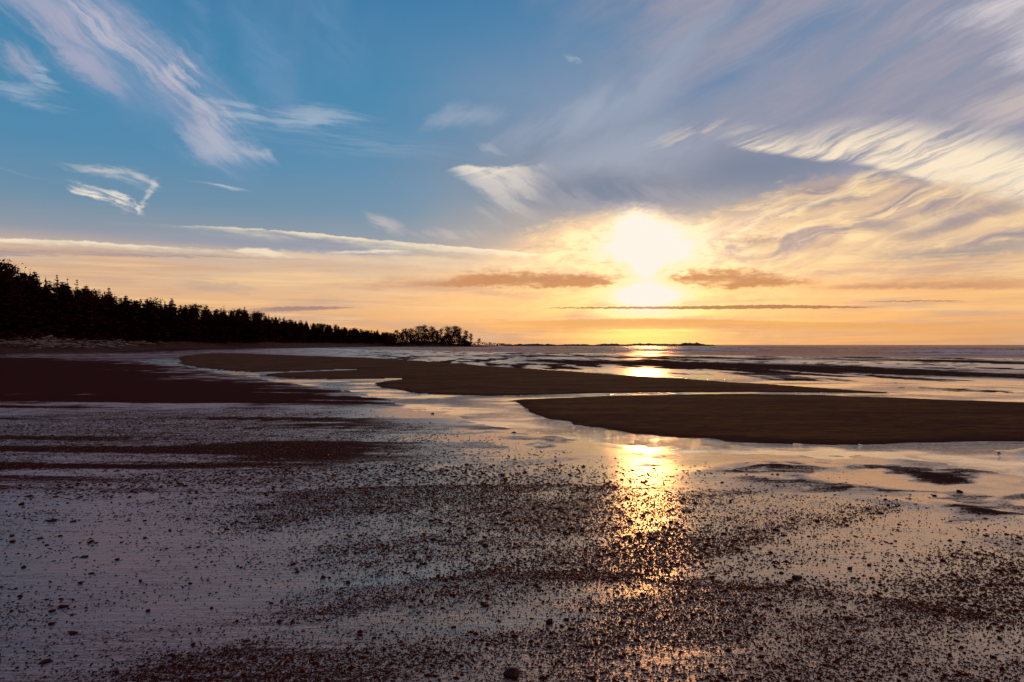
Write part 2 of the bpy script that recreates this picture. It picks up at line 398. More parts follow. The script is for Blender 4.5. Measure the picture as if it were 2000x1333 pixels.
    over((178, 122, 94), band([(1670, 589), (1750, 587), (1830, 586), (1915, 589)], [(1670, 590), (1750, 591), (1830, 590), (1915, 590.5)], 0.07, 0.06, (1660, 1920), e=Ebar, soft_end=50) * 0.8)
    over((158, 130, 126), band([(460, 606), (540, 599), (620, 598), (690, 600), (780, 602), (960, 602)], [(460, 612), (540, 611), (620, 608), (690, 604), (780, 603.5), (960, 603)], 0.08, 0.16, (440, 980), e=Ebar, soft_end=100) * 0.82)
    # the plain orange bank above the horizon under the sun
    over((240, 172, 96), band([(850, 634), (1100, 624), (1300, 622), (1600, 628), (2000, 636)], [(850, 652), (1300, 648), (1600, 652), (2000, 655)], 0.12, 0.6, (820, 2230), e=Ebar, soft_end=300) * 0.72)

    # film-white limit of the burnt-out cloud
    sky[0] = cmix(T, sky[0], (1.0, 0.915, 0.80), 1.0, 'DARKEN')

    bg = T.nodes.new('ShaderNodeBackground')
    bg.inputs['Strength'].default_value = SKY_STRENGTH
    T.links.new(sky[0].s, bg.inputs['Color'])
    return bg.outputs[0]

def sky_patch(name, box):
    """one patch as a node group, so that only the patch a ray meets is worked out"""
    g = bpy.data.node_groups.new(name, 'ShaderNodeTree')
    g.interface.new_socket('Direction', in_out='INPUT', socket_type='NodeSocketVector')
    g.interface.new_socket('Azimuth', in_out='INPUT', socket_type='NodeSocketFloat')
    g.interface.new_socket('Elevation', in_out='INPUT', socket_type='NodeSocketFloat')
    g.interface.new_socket('Background', in_out='OUTPUT', socket_type='NodeSocketShader')
    gi = g.nodes.new('NodeGroupInput'); go = g.nodes.new('NodeGroupOutput')
    out = paint_sky(g, box, Nd(g, gi.outputs[0]), Nd(g, gi.outputs[1]), Nd(g, gi.outputs[2]))
    g.links.new(out, go.inputs[0])
    n = WT.nodes.new('ShaderNodeGroup'); n.node_tree = g
    WT.links.new(wdir.s, n.inputs[0]); WT.links.new(wA.s, n.inputs[1]); WT.links.new(wE.s, n.inputs[2])
    return n.outputs[0]

def pick(v, cuts, patches):
    """nested switches: patches[i] lies between cuts[i-1] and cuts[i]"""
    if len(patches) == 1: return patches[0]
    h = len(patches) // 2
    m = WT.nodes.new('ShaderNodeMixShader')
    WT.links.new(mth(WT, 'GREATER_THAN', v, cuts[h - 1]).s, m.inputs[0])
    WT.links.new(pick(v, cuts[:h - 1], patches[:h]), m.inputs[1])
    WT.links.new(pick(v, cuts[h:], patches[h:]), m.inputs[2])
    return m.outputs[0]

tc = WT.nodes.new('ShaderNodeTexCoord')
wdir = Nd(WT, tc.outputs['Generated'])
sep = WT.nodes.new('ShaderNodeSeparateXYZ')
WT.links.new(wdir.s, sep.inputs[0])
wA = mth(WT, 'ARCTAN2', Nd(WT, sep.outputs[0]), Nd(WT, sep.outputs[1])) * (180.0 / math.pi)
wE = mth(WT, 'ARCSINE', Nd(WT, sep.outputs[2])) * (180.0 / math.pi)
A_CUTS = [-44.0, -20.0, -4.0, 6.0, 16.5, 26.0, 44.0]
E_CUTS = [0.0, 4.3, 7.2, 10.5, 16.0, 30.0]
rows = []
eb = [-90.0] + E_CUTS + [90.0]
ab = [-180.0] + A_CUTS + [180.0]
for i in range(len(eb) - 1):
    if i in (0, len(eb) - 2):
        rows.append(sky_patch('sky_air', [(-180.0, 180.0, eb[i], eb[i + 1])]) if i else None)
        continue
    outer = sky_patch('sky_air', [(-180.0, A_CUTS[0], eb[i], eb[i + 1]), (A_CUTS[-1], 180.0, eb[i], eb[i + 1])])
    inner = [sky_patch('sky_clouds', [(ab[j], ab[j + 1], eb[i], eb[i + 1])]) for j in range(1, len(ab) - 2)]
    rows.append(pick(wA, A_CUTS, [outer] + inner + [outer]))
below = WT.nodes.new('ShaderNodeBackground')
below.inputs['Color'].default_value = lin((110, 84, 70)) + (1.0,)
rows[0] = below.outputs[0]
wout = WT.nodes.new('ShaderNodeOutputWorld')
WT.links.new(pick(wE, E_CUTS, rows), wout.inputs['Surface'])
world.cycles.sampling_method = 'MANUAL'
world.cycles.sample_map_resolution = 1024

scene.view_settings.view_transform = 'Standard'
scene.view_settings.look = 'None'
scene.view_settings.exposure = 0.0
scene.view_settings.gamma = 1.0
scene.cycles.use_denoising = True
scene.cycles.use_adaptive_sampling = True
scene.cycles.adaptive_threshold = 0.015
scene.cycles.adaptive_min_samples = 12
scene.cycles.max_bounces = 4
scene.cycles.diffuse_bounces = 2
scene.cycles.glossy_bounces = 3
scene.cycles.transmission_bounces = 0
scene.cycles.caustics_reflective = False
scene.cycles.sample_clamp_indirect = 4.0

# ------------------------------------------------------------------ sun (veiled by cloud, so its disc is broad)
sun_data = bpy.data.lights.new('sun', 'SUN')
sun_data.energy = 0.17
sun_data.angle = math.radians(1.8)
sun_data.color = (1.0, 0.50, 0.16)
sun = bpy.data.objects.new('sun', sun_data)
col.objects.link(sun)
sun.rotation_euler = (math.radians(90.0 - SUN_E), 0.0, math.radians(180.0 - SUN_A))

# ------------------------------------------------------------------ helpers
rng = np.random.default_rng(11)
random.seed(5)

def g2w(px, py, z=0.0):
    """point of the level z under a photo pixel, in metres"""
    y = (CAM_H - z) * FPX / (py - 674.0)
    return (px - 1000.0) / FPX * y, y

def w2p(X, Y, z=0.0):
    Ys = np.maximum(Y, 0.3)
    return 1000.0 + FPX * X / Ys, 674.0 + FPX * (CAM_H - z) / Ys

def hash2(ix, iy, seed):
    h = (ix.astype(np.int64) * 374761393 + iy.astype(np.int64) * 668265263 + seed * 1442695041) & 0xFFFFFFFF
    h = ((h ^ (h >> 13)) * 1274126177) & 0xFFFFFFFF
    return ((h ^ (h >> 16)) & 0xFFFFFF) / float(0xFFFFFF)

def vnz(x, y, seed=0):
    ix, iy = np.floor(x), np.floor(y)
    fx, fy = x - ix, y - iy
    fx = fx * fx * (3 - 2 * fx); fy = fy * fy * (3 - 2 * fy)
    a = hash2(ix, iy, seed); b = hash2(ix + 1, iy, seed)
    c = hash2(ix, iy + 1, seed); d = hash2(ix + 1, iy + 1, seed)
    return (a + (b - a) * fx) * (1 - fy) + (c + (d - c) * fx) * fy

def fbm(x, y, seed=0, octaves=4, gain=0.5):
    """value noise, about -1..1"""
    t, amp, tot = 0.0, 1.0, 0.0
    for o in range(octaves):
        t = t + amp * (vnz(x * 2 ** o + 17.3 * o, y * 2 ** o - 9.1 * o, seed + o) * 2 - 1)
        tot += amp; amp *= gain
    return t / tot

def ss(x, a, b):
    t = np.clip((x - a) / (b - a), 0, 1)
    return t * t * (3 - 2 * t)

def smooth_line(pts, n=6, closed=False):
    P_ = np.array(pts, float); m = len(P_); out = []
    for i in range(m if closed else m - 1):
        p = [P_[(i + k) % m] if closed else P_[min(max(i + k, 0), m - 1)] for k in (-1, 0, 1, 2)]
        for t in np.linspace(0, 1, n, endpoint=False):
            out.append(0.5 * ((2 * p[1]) + (-p[0] + p[2]) * t + (2 * p[0] - 5 * p[1] + 4 * p[2] - p[3]) * t * t + (-p[0] + 3 * p[1] - 3 * p[2] + p[3]) * t ** 3))
    if not closed: out.append(P_[-1])
    return np.array(out)

def seg_dist(X, Y, line, closed=False):
    best = np.full(X.shape, 1e9)
    L = np.vstack([line, line[:1]]) if closed else line
    for (x0, y0), (x1, y1) in zip(L[:-1], L[1:]):
        dx_, dy_ = x1 - x0, y1 - y0
        q = dx_ * dx_ + dy_ * dy_ + 1e-12
        t = np.clip(((X - x0) * dx_ + (Y - y0) * dy_) / q, 0, 1)
        best = np.minimum(best, (X - x0 - t * dx_) ** 2 + (Y - y0 - t * dy_) ** 2)
    return np.sqrt(best)

def inside(X, Y, line):
    r = np.zeros(X.shape, bool)
    n = len(line); j = n - 1
    for i in range(n):
        xi, yi = line[i]; xj, yj = line[j]
        c = ((yi > Y) != (yj > Y)) & (X < (xj - xi) * (Y - yi) / (yj - yi + 1e-12) + xi)
        r ^= c; j = i
    return r

def sdist(X, Y, line, reach=14.0):
    """signed distance to a closed outline in metres, positive inside; exact within reach of its box"""
    lo, hi = line.min(0) - reach, line.max(0) + reach
    m = (X > lo[0]) & (X < hi[0]) & (Y > lo[1]) & (Y < hi[1])
    out = np.full(X.shape, -reach)
    x, y = X[m], Y[m]
    d = seg_dist(x, y, line, True)
    out[m] = np.where(inside(x, y, line), d, -d)
    return out

def mesh_obj(name, verts, faces, mat=None, smooth=True, parent=None, me=None):
    if me is None:
        me = bpy.data.meshes.new(name)
        v = np.asarray(verts, np.float32); f = np.asarray(faces, np.int32)
        me.vertices.add(len(v)); me.vertices.foreach_set('co', v.ravel())
        k = f.shape[1]
        me.loops.add(f.size); me.loops.foreach_set('vertex_index', f.ravel())
        me.polygons.add(len(f)); me.polygons.foreach_set('loop_start', np.arange(0, f.size, k, dtype=np.int32))
        me.polygons.foreach_set('loop_total', np.full(len(f), k, np.int32))
        me.update(calc_edges=True)
        me.polygons.foreach_set('use_smooth', np.full(len(f), smooth))
        if mat: me.materials.append(mat)
    o = bpy.data.objects.new(name, me)
    col.objects.link(o)
    if parent: o.parent = parent
    return o

def tag(o, label=None, cat=None, group=None, kind=None):
    if label: o['label'] = label
    if cat: o['category'] = cat
    if group: o['group'] = group
    if kind: o['kind'] = kind
    return o

def attr(o, name, vals):
    a = o.data.attributes.new(name, 'FLOAT', 'POINT')
    a.data.foreach_set('value', np.asarray(vals, np.float32))

# ------------------------------------------------------------------ materials
def new_mat(name):
    m = bpy.data.materials.new(name); m.use_nodes = True
    t = m.node_tree; t.nodes.clear()
    out = t.nodes.new('ShaderNodeOutputMaterial')
    b = t.nodes.new('ShaderNodeBsdfPrincipled')
    t.links.new(b.outputs[0], out.inputs['Surface'])
    return m, t, b

def pos_noise(t, scale, detail=3.0, rough=0.55, stretch=(1, 1, 1), rotz=0.0):
    g = t.nodes.new('ShaderNodeNewGeometry')
    mp = t.nodes.new('ShaderNodeMapping')
    t.links.new(g.outputs['Position'], mp.inputs['Vector'])
    mp.inputs['Rotation'].default_value = (0, 0, rotz)
    mp.inputs['Scale'].default_value = stretch
    n = t.nodes.new('ShaderNodeTexNoise')
    t.links.new(mp.outputs[0], n.inputs['Vector'])
    n.inputs['Scale'].default_value = scale; n.inputs['Detail'].default_value = detail; n.inputs['Roughness'].default_value = rough
    return Nd(t, n.outputs[0])

def attr_node(t, name):
    a = t.nodes.new('ShaderNodeAttribute'); a.attribute_name = name
    return Nd(t, a.outputs['Fac'])

def bump(t, height, strength, dist):
    b = t.nodes.new('ShaderNodeBump')
    plug(t, b.inputs['Strength'], strength); b.inputs['Distance'].default_value = dist
    t.links.new(height.s, b.inputs['Height'])
    return b.outputs[0]

def simple_mat(name, c1, c2, rough, scale=3.0, spec=0.3, coat=0.0, bump_s=0.0, bump_d=0.02):
    m, t, b = new_mat(name)
    n = pos_noise(t, scale, 4.0, 0.6)
    t.links.new(cmix(t, c1, c2, sstep(n, 0.35, 0.65)).s, b.inputs['Base Color'])
    b.inputs['Roughness'].default_value = rough
    b.inputs['Specular IOR Level'].default_value = spec
    if coat: b.inputs['Coat Weight'].default_value = coat; b.inputs['Coat Roughness'].default_value = 0.15
    if bump_s: t.links.new(bump(t, pos_noise(t, scale * 3, 4.0, 0.6), bump_s, bump_d), b.inputs['Normal'])
    return m

def film_shader(t, out, base, sheen, rough, normal, f0, weight=None, power=3.0):
    """matt ground under a thin water film: reflection grows towards grazing view"""
    df = t.nodes.new('ShaderNodeBsdfDiffuse'); gl_ = t.nodes.new('ShaderNodeBsdfGlossy')
    plug(t, df.inputs['Color'], base); plug(t, gl_.inputs['Color'], sheen); plug(t, gl_.inputs['Roughness'], rough)
    lw = t.nodes.new('ShaderNodeLayerWeight'); lw.inputs['Blend'].default_value = 0.5
    for sk in (df.inputs['Normal'], gl_.inputs['Normal'], lw.inputs['Normal']): t.links.new(normal, sk)
    fac = vpow(Nd(t, lw.outputs['Facing']), power) * (1.0 - f0) + f0
    if weight is not None: fac = fac * weight
    mx = t.nodes.new('ShaderNodeMixShader')
    t.links.new(fac.s, mx.inputs[0]); t.links.new(df.outputs[0], mx.inputs[1]); t.links.new(gl_.outputs[0], mx.inputs[2])
    t.links.new(mx.outputs[0], out.inputs['Surface'])

def bare_mat(name):
    m = bpy.data.materials.new(name); m.use_nodes = True
    t = m.node_tree; t.nodes.clear()
    return m, t, t.nodes.new('ShaderNodeOutputMaterial')

# wet tidal sand: 'wet' = how complete the water film is
M_SAND, t, out = bare_mat('wet_tidal_sand')
wet = attr_node(t, 'wet')
br = pos_noise(t, 34.0, 5.0, 0.74, (1, 1.2, 1))
streak = pos_noise(t, 2.2, 4.0, 0.6, (0.35, 1.9, 1), 0.12)
lines = pos_noise(t, 11.0, 4.0, 0.65, (0.22, 1.7, 1), 0.14)
film = sstep(wet + (br - 0.5) * 1.8 + (streak - 0.5) * 0.6 + (lines - 0.5) * 0.9, 0.40, 0.78)
hgt = pos_noise(t, 60.0, 3.0, 0.65, (0.7, 1.2, 1)) + pos_noise(t, 11.0, 3.0, 0.6, (0.35, 1.6, 1), 0.1) * 2.0
nb = bump(t, hgt, sstep(wet, 1.05, 0.55, 0.18, 0.75), 0.012)
film_shader(t, out, cmix(t, (0.050, 0.006, 0.004), (0.060, 0.015, 0.011), film), cmix(t, (0.94, 0.53, 0.45), (1.0, 0.78, 0.58), attr_node(t, 'glow_tint')),  # second sheen colour paints in the golden reflected glow
            sstep(film + sstep(wet, 0.8, 1.10) * 0.5, 1.5, 0.1, 0.20, 0.85), nb, 0.03, film * 0.97 + 0.03, 1.55)

# drained sand of the bars
M_BAR, t, b = new_mat('damp_bar_sand')
n1 = pos_noise(t, 0.6, 6.0, 0.68, (0.40, 1.2, 1), 0.12) + sstep(attr_node(t, 'rim'), 0.9, 0.05, 0.0, -0.22) + (pos_noise(t, 5.0, 5.0, 0.75, (0.5, 1.2, 1)) - 0.5) * 1.1
t.links.new(cmix(t, (0.062, 0.009, 0.003), (0.150, 0.040, 0.006), sstep(n1, 0.30, 0.72)).s, b.inputs['Base Color'])
b.inputs['Roughness'].default_value = 0.95
b.inputs['Specular IOR Level'].default_value = 0.04
t.links.new(bump(t, pos_noise(t, 9.0, 5.0, 0.7, (0.8, 1.2, 1)), 0.7, 0.03), b.inputs['Normal'])

# shallow water of the stream
M_WATER, t, out = bare_mat('stream_water')
rip = pos_noise(t, 3.6, 3.0, 0.6, (0.7, 1.5, 1), 0.25)
fine = pos_noise(t, 26.0, 2.0, 0.5, (0.7, 1.4, 1), 0.25)
patch = sstep(pos_noise(t, 0.42, 3.0, 0.55, (0.7, 1.0, 1), -0.3), 0.42, 0.60)
nb = bump(t, rip * 1.6 + fine * 0.35, patch * 0.95 + 0.05, 0.075)
film_shader(t, out, (0.045, 0.018, 0.013), (1.0, 0.93, 0.86), 0.07, nb, 0.12, None, 2.0)

# open sea
M_SEA, t, out = bare_mat('sea_water')
foam = attr_node(t, 'foam')
fn = pos_noise(t, 0.55, 5.0, 0.65, (0.35, 1.0, 1))
fm = sstep(foam + (fn - 0.5) * 1.1, 0.45, 0.75)
wv = pos_noise(t, 0.9, 4.0, 0.6, (0.45, 1.3, 1)) + pos_noise(t, 3.5, 3.0, 0.55, (0.6, 1.2, 1)) * 0.3
nb = bump(t, wv, 0.9, 0.35)
film_shader(t, out, cmix(t, (0.045, 0.016, 0.014), (0.60, 0.45, 0.43), fm), (1.0, 0.72, 0.66), 0.18, nb, 0.02, sstep(fm, 0.0, 1.0, 0.50, 0.2), 3.0)

M_GRAVEL, t, out = bare_mat('wet_gravel')
n1 = pos_noise(t, 30.0, 2.0, 0.5)
nb = bump(t, pos_noise(t, 160.0, 3.0, 0.6), 0.6, 0.004)
film_shader(t, out, cmix(t, (0.040, 0.003, 0.002), (0.085, 0.009, 0.004), n1), (0.36, 0.17, 0.09), 0.30, nb, 0.010, None, 5.0)

M_STONE = simple_mat('wet_stone', (0.030, 0.004, 0.003), (0.070, 0.012, 0.008), 0.55, 25.0, 0.12, 0.0, 0.5, 0.006)
M_WEED = simple_mat('seaweed', (0.040, 0.005, 0.003), (0.085, 0.014, 0.006), 0.85, 40.0, 0.05)
M_FOLIAGE = simple_mat('spruce_needles', (0.040, 0.006, 0.004), (0.055, 0.011, 0.006), 0.9, 0.6, 0.02)
M_BARK = simple_mat('spruce_bark', (0.060, 0.020, 0.014), (0.090, 0.034, 0.024), 0.9, 2.0, 0.1)
M_DUNE = simple_mat('dune_soil', (0.045, 0.012, 0.008), (0.090, 0.030, 0.018), 0.95, 0.4, 0.05)
M_LOG = simple_mat('bleached_driftwood', (0.10, 0.050, 0.042), (0.30, 0.19, 0.165), 0.75, 1.2, 0.2)
M_ROCK = simple_mat('reef_rock', (0.050, 0.022, 0.012), (0.090, 0.042, 0.020), 0.85, 0.15, 0.15)

# ------------------------------------------------------------------ outlines of bars and stream (traced, then put on the ground)
def on_ground(pts, n=5, closed=True):
    s = smooth_line(pts, n, closed)
    s[:, 1] = np.maximum(s[:, 1], 676.0)
    return np.array([g2w(x, y) for x, y in s])

BAR_NEAR = on_ground([(993, 787), (1010, 781), (1100, 776.5), (1200, 773), (1300, 771), (1420, 769.5), (1600, 772), (1740, 776.5), (1850, 780.5), (2000, 785), (2300, 792), (2700, 800),
                      (2700, 862), (2300, 862), (2000, 865), (1900, 866), (1800, 869), (1700, 871), (1500, 869), (1400, 862), (1290, 852), (1200, 842), (1130, 832), (1060, 815), (1012, 801)])
BAR_FAR = on_ground([(350, 712), (345, 700), (380, 693), (440, 690), (530, 693), (650, 697), (740, 700.5), (840, 707), (920, 713), (1000, 718.5), (1100, 725.5), (1200, 732.5), (1290, 737.5),
                     (1420, 746), (1500, 750.5), (1600, 757.5), (1700, 765), (1745, 769), (1690, 769.5), (1560, 767.5), (1420, 766.5), (1260, 768), (1150, 770), (1040, 772.5), (950, 774), (850, 770.5), (790, 765.5),
                     (745, 758), (729, 752.5), (738, 747), (775, 742.5), (800, 740), (770, 740.5), (700, 741.5), (640, 741.5), (582, 740), (540, 737), (518, 733.5), (540, 730), (600, 727), (720, 722.5), (640, 723.5), (540, 727.5), (470, 727), (410, 721)], 4)
BAR_LEFT = on_ground([(-700, 700), (-300, 698), (0, 699), (150, 705), (250, 712), (330, 722), (420, 736), (520, 752), (600, 766), (655, 780), (640, 790), (560, 791), (400, 786), (200, 784), (0, 787), (-300, 792), (-700, 800)])
STREAM = on_ground([(250, 706), (330, 700), (420, 706), (450, 722), (520, 728), (560, 738), (700, 742), (800, 738), (900, 730), (1300, 735), (1700, 745), (2400, 760), (3000, 800), (3000, 1000),
                    (2300, 1010), (2000, 985), (1850, 955), (1700, 930), (1560, 912), (1400, 900), (1250, 888), (1130, 872), (1000, 850), (880, 828), (760, 800), (640, 768), (560, 755), (480, 742), (400, 730), (320, 716)])
SHORE = np.array([g2w(x, y) for x, y in [(3200, 722), (2500, 709), (2000, 701), (1700, 698), (1400, 694.5), (1200, 691.5), (1000, 689), (850, 686), (700, 682.5), (600, 680.0), (540, 678.6), (500, 677.6)]])
SHORE = smooth_line(SHORE, 5)
SEA_POLY = np.vstack([SHORE, [[-600, 900], [-3000, 40000], [40000, 40000], [3000, 20]]])

def blobs(px, py, items):
    """painted spots in photo pixels: (x, y, rx, ry, angle, strength)"""
    out = np.zeros_like(px)
    for x, y, rx, ry, ang, s in items:
        c, n = math.cos(math.radians(ang)), math.sin(math.radians(ang))
        u = ((px - x) * c - (py - y) * n) / rx
        v = ((px - x) * n + (py - y) * c) / ry
        out = np.maximum(out, s * np.exp(-(u * u + v * v)))
    return out

def ground_fields(X, Y, film=False):
    """height, film and gravel density of the flat at world points"""
    px, py = w2p(X, Y)
    R = np.hypot(X, Y)
    wob = fbm(X * 0.9, Y * 0.9, 3, 4)
    Xn = X + fbm(X * 0.5 + 40, Y * 0.5, 5, 4) * (0.10 + 0.012 * R) ; Yn = Y + fbm(X * 0.5, Y * 0.5 + 60, 9, 4) * (0.06 + 0.010 * R)
    jag = fbm(X * 2.2, Y * 2.6, 15, 5, 0.62)
    Xn = Xn + jag * 0.22; Yn = Yn + jag * 0.15
    d1 = sdist(Xn, Yn, BAR_NEAR); d2 = sdist(Xn, Yn, BAR_FAR); d3 = sdist(Xn, Yn + fbm(X * 0.11, Y * 0.05, 17, 4, 0.6) * 2.6, BAR_LEFT)
    ds = sdist(Xn, Yn, STREAM)
    dsea = sdist(X, Y, SEA_POLY)
    und = fbm(X * 0.18, Y * 0.35, 21, 3)
    # wave ripples on the sand
    ripple = fbm(X * 1.6 + Y * 0.3, Y * 5.0, 31, 3)
    z = 0.016 + 0.007 * und + 0.003 * ripple
    k = ss(ds, -0.6, 2.0 + 0.02 * R)
    rmask = ss(fbm(X * 0.35 + 9, Y * 0.5, 25, 3), 0.0, 0.35)
    z = z * (1 - k) + k * (-0.026 + 0.010 * fbm(X * 0.5, Y * 0.9, 23, 3) + (0.008 + 0.040 * rmask) * fbm(X * 1.5 + Y * 0.5, Y * 2.0 - X * 0.4, 29, 4, 0.6))
    # sand patches that just break the water, right foreground
    em = blobs(px, py, [(1520, 916, 70, 8, 0, 1.0), (1545, 932, 44, 9, -6, 1.0), (1440, 912, 60, 6, 3, .8), (1400, 922, 50, 7, 0, .8), (1500, 940, 90, 7, -4, .9), (1270, 893, 32, 4, -4, .6),
                        (1690, 962, 90, 10, -4, .9), (1800, 905, 200, 16, -2, .75), (1930, 930, 150, 22, -8, .75), (1850, 935, 110, 12, -8, .8), (1650, 915, 60, 6, 0, .5), (2000, 880, 22, 5, 0, 1.2), (1900, 1000, 120, 9, -10, .8), (1760, 985, 100, 6, -8, .6)])
    z = z + em * (0.038 + 0.012 * fbm(X * 2.2, Y * 3.5, 27, 4))
    for d, h in ((d1, 0.055), (d2, 0.060), (d3, 0.05)):
        e = ss(d, -0.10, 0.35 + 0.006 * R)
        z = z * (1 - e) + e * (h * (0.55 + 0.45 * ss(d, 0.3, 3.0)) + 0.006 * wob)
    # sea bed
    z = z - 0.5 * ss(dsea, 0.0, 25.0) - 2.0 * ss(dsea, 25.0, 400.0)
    z = np.where(R > 1500, z - 6.0, z)
    # land side rises to the dunes
    land = ss(-X - 0.10 * Y, 55.0, 110.0) * ss(Y, -40, 40)
    z = z + land * 0.8
    bar = np.maximum(d1, d2)
    # water film
    wet = np.full(X.shape, 0.78) + 0.10 * und
    stripes = fbm(X * 0.12 + 3, Y * 1.5 + X * 0.10, 41, 4)
    zone = ss(py, 752, 786) * ss(py, 1010, 880) * ss(px, 1150, 500)
    wet = wet - zone * (0.04 + 0.62 * ss(stripes, 0.0, 0.22))
    wet = wet - (0.84 - 0.30 * stripes - 0.20 * wob) * ss(d3 + stripes * 5.0 + wob * 4.0, -4.0, 5.0)
    wet = wet - 0.40 * np.clip(em, 0, 1) * (1.0 + 1.2 * fbm(X * 2.0, Y * 1.6, 28, 4))
    # dark rippled strips between the far bar and the sea
    fz = ss(py, 776, 766) * ss(py, 676, 684) * ss(dsea, 2.0, -2.0) * ss(px, 480, 900)
    wet = wet + (0.24 * ss(ds, -5.0, 0.0) + 0.17 * ss(-ds, 10.5, 4.0)) * ss(d3, 0.0, -3.0) * ss(px, 500, 1000)
    wet = wet - (0.26 + 0.25 * stripes) * ss(py, 724, 704) * ss(px, 700, 350)
    rr = fbm(X * 0.14, Y * 0.06, 51, 4); r2_ = fbm(X * 0.75 + Y * 0.1, Y * 0.20, 53, 4, 0.6)
    w1 = np.interp(px, [1000, 1400, 2000, 2400], [3.0, 5.5, 11.0, 14.0]); c1 = np.interp(px, [950, 1200, 1500, 2000, 2400], [704, 709, 717, 736, 752])
    w2_ = np.interp(px, [1300, 2000], [2.0, 6.5]); c2 = np.interp(px, [1200, 1500, 1700, 2000, 2400], [731, 741, 753, 770, 792])
    c3_ = np.interp(px, [900, 1300, 2000], [694.5, 699, 707])
    dark = (np.exp(-((py - c1) / w1) ** 2) * ss(px, 960, 1100) + 0.85 * np.exp(-((py - c2) / w2_) ** 2) * ss(px, 1250, 1650) + 0.55 * np.exp(-((py - c3_) / 1.8) ** 2) * ss(px, 880, 1000))
    dark = np.clip(dark * (0.75 + 0.8 * rr), 0, 1)
    wet = wet + fz * (0.16 - 1.05 * dark - 0.75 * ss(rr * 0.45 + 0.9 * r2_, 0.02, 0.30))
    z = z + fz * 0.022 * dark
    rz = ss(ds, -3.5, -0.3) * ss(ds, 2.5, 0.8) * ss(px, 750, 1050) * ss(py, 800, 830)
    wet = wet - rz * 0.55 * ss(fbm(X * 1.1 + Y * 0.5, Y * 1.9 - X * 0.5, 57, 4, 0.62), 0.02, 0.34)
    # dull beach in front of the forest
    wet = wet - 0.9 * ss(py, 692, 684) * ss(px, 420, 60) * (0.7 + 0.3 * stripes)
    wet = wet - 0.9 * land
    F_ = dict(px=px, py=py, d1=d1, d2=d2, ds=ds, em=em)
    if film:
        wet = wet - 0.22 * gravel_density(X, Y, F_)
        wet = wet + 0.16 * F_['hole']
    glow_tint = np.maximum(ss(-ds, 15.0, 3.0) * ss(px, 250, 1000), ss(py, 776, 760) * ss(px, 450, 800))  # where the sky's warm reflection is painted into the film colour
    return dict(glow_tint=glow_tint, z=z, wet=wet, d1=d1, d2=d2, d3=d3, ds=ds, dsea=dsea, px=px, py=py, em=em, stripes=stripes)

def gravel_density(X, Y, F):
    px, py = F['px'], F['py']
    D = 0.10 + 0.0 * px
    D = np.maximum(D, blobs(px, py, [
        (300, 850, 420, 55, 0, .85), (650, 870, 330, 40, 4, .60), (760, 950, 420, 70, 0, .56), (1000, 1010, 330, 60, 2, .52), (450, 930, 260, 45, 2, .8),
        (120, 960, 160, 26, 0, .6), (620, 1000, 260, 40, 3, .75), (800, 1075, 260, 36, 5, .65),
        (700, 1175, 200, 30, 8, .85), (1000, 1140, 260, 44, 8, .95), (1280, 1090, 230, 45, 12, .98), (1500, 1040, 220, 22, 14, .60), (1700, 1000, 170, 16, 14, .6),
        (600, 1310, 420, 52, 6, .98), (1000, 1270, 420, 60, 4, .85), (1350, 1200, 260, 90, 10, .85), (1650, 1240, 420, 110, 6, .62), (1900, 1160, 260, 90, 4, .50), (1500, 1330, 700, 50, 0, .75),
        (1250, 940, 260, 14, 4, .36), (1330, 972, 220, 11, 4, .34), (1150, 960, 160, 22, 3, .36), (1550, 1080, 200, 16, 8, .35)]))
    hole = blobs(px, py, [(150, 1080, 330, 110, 0, .9), (420, 1040, 180, 34, 4, .7), (330, 1190, 380, 46, 8, .9), (760, 1137, 210, 15, 7, 1.), (250, 1260, 330, 30, 4, .6), (1000, 1222, 200, 13, 5, .7), (1560, 1125, 240, 18, 2, .8), (1820, 1060, 260, 30, 6, .7)])
    D = D * (1 - 0.93 * hole)
    F['hole'] = hole
    lv = np.log(np.maximum(py - 690.0 + 0.16 * np.clip(px - 500, -300, 1600), 8.0))
    st = fbm(px / 330.0 + 5.0, lv * 11.0, 61, 4, 0.6)
    cl = fbm(X * 3.0, Y * 4.0, 63, 4)
    D = D * (0.50 + 0.75 * ss(st, -0.25, 0.32)) * (0.60 + 0.70 * ss(cl, -0.30, 0.35))
    D = D * ss(F['ds'], 0.15, -3.0) * ss(np.maximum(F['d1'], F['d2']), 0.1, -0.1)
    D = D * (1 - np.clip(F['em'], 0, 1))
    return np.clip(D, 0, 0.40)

# ------------------------------------------------------------------ tidal flat and sandbars (one sheet, cut along the bar edges)
az = np.radians(np.concatenate([np.arange(-180, -42, 4.0), np.arange(-42, 42, 0.13), np.arange(42, 180, 4.0)]))
q1 = np.concatenate([np.geomspace(6000, 690, 40), np.arange(680, 130, -2.1), np.arange(130, 30, -0.9), np.arange(30, 3.0, -0.3)])
rad = np.concatenate([2310.0 / q1, np.geomspace(800, 40000, 24)])
RA, AZ = np.meshgrid(rad, az, indexing='ij')
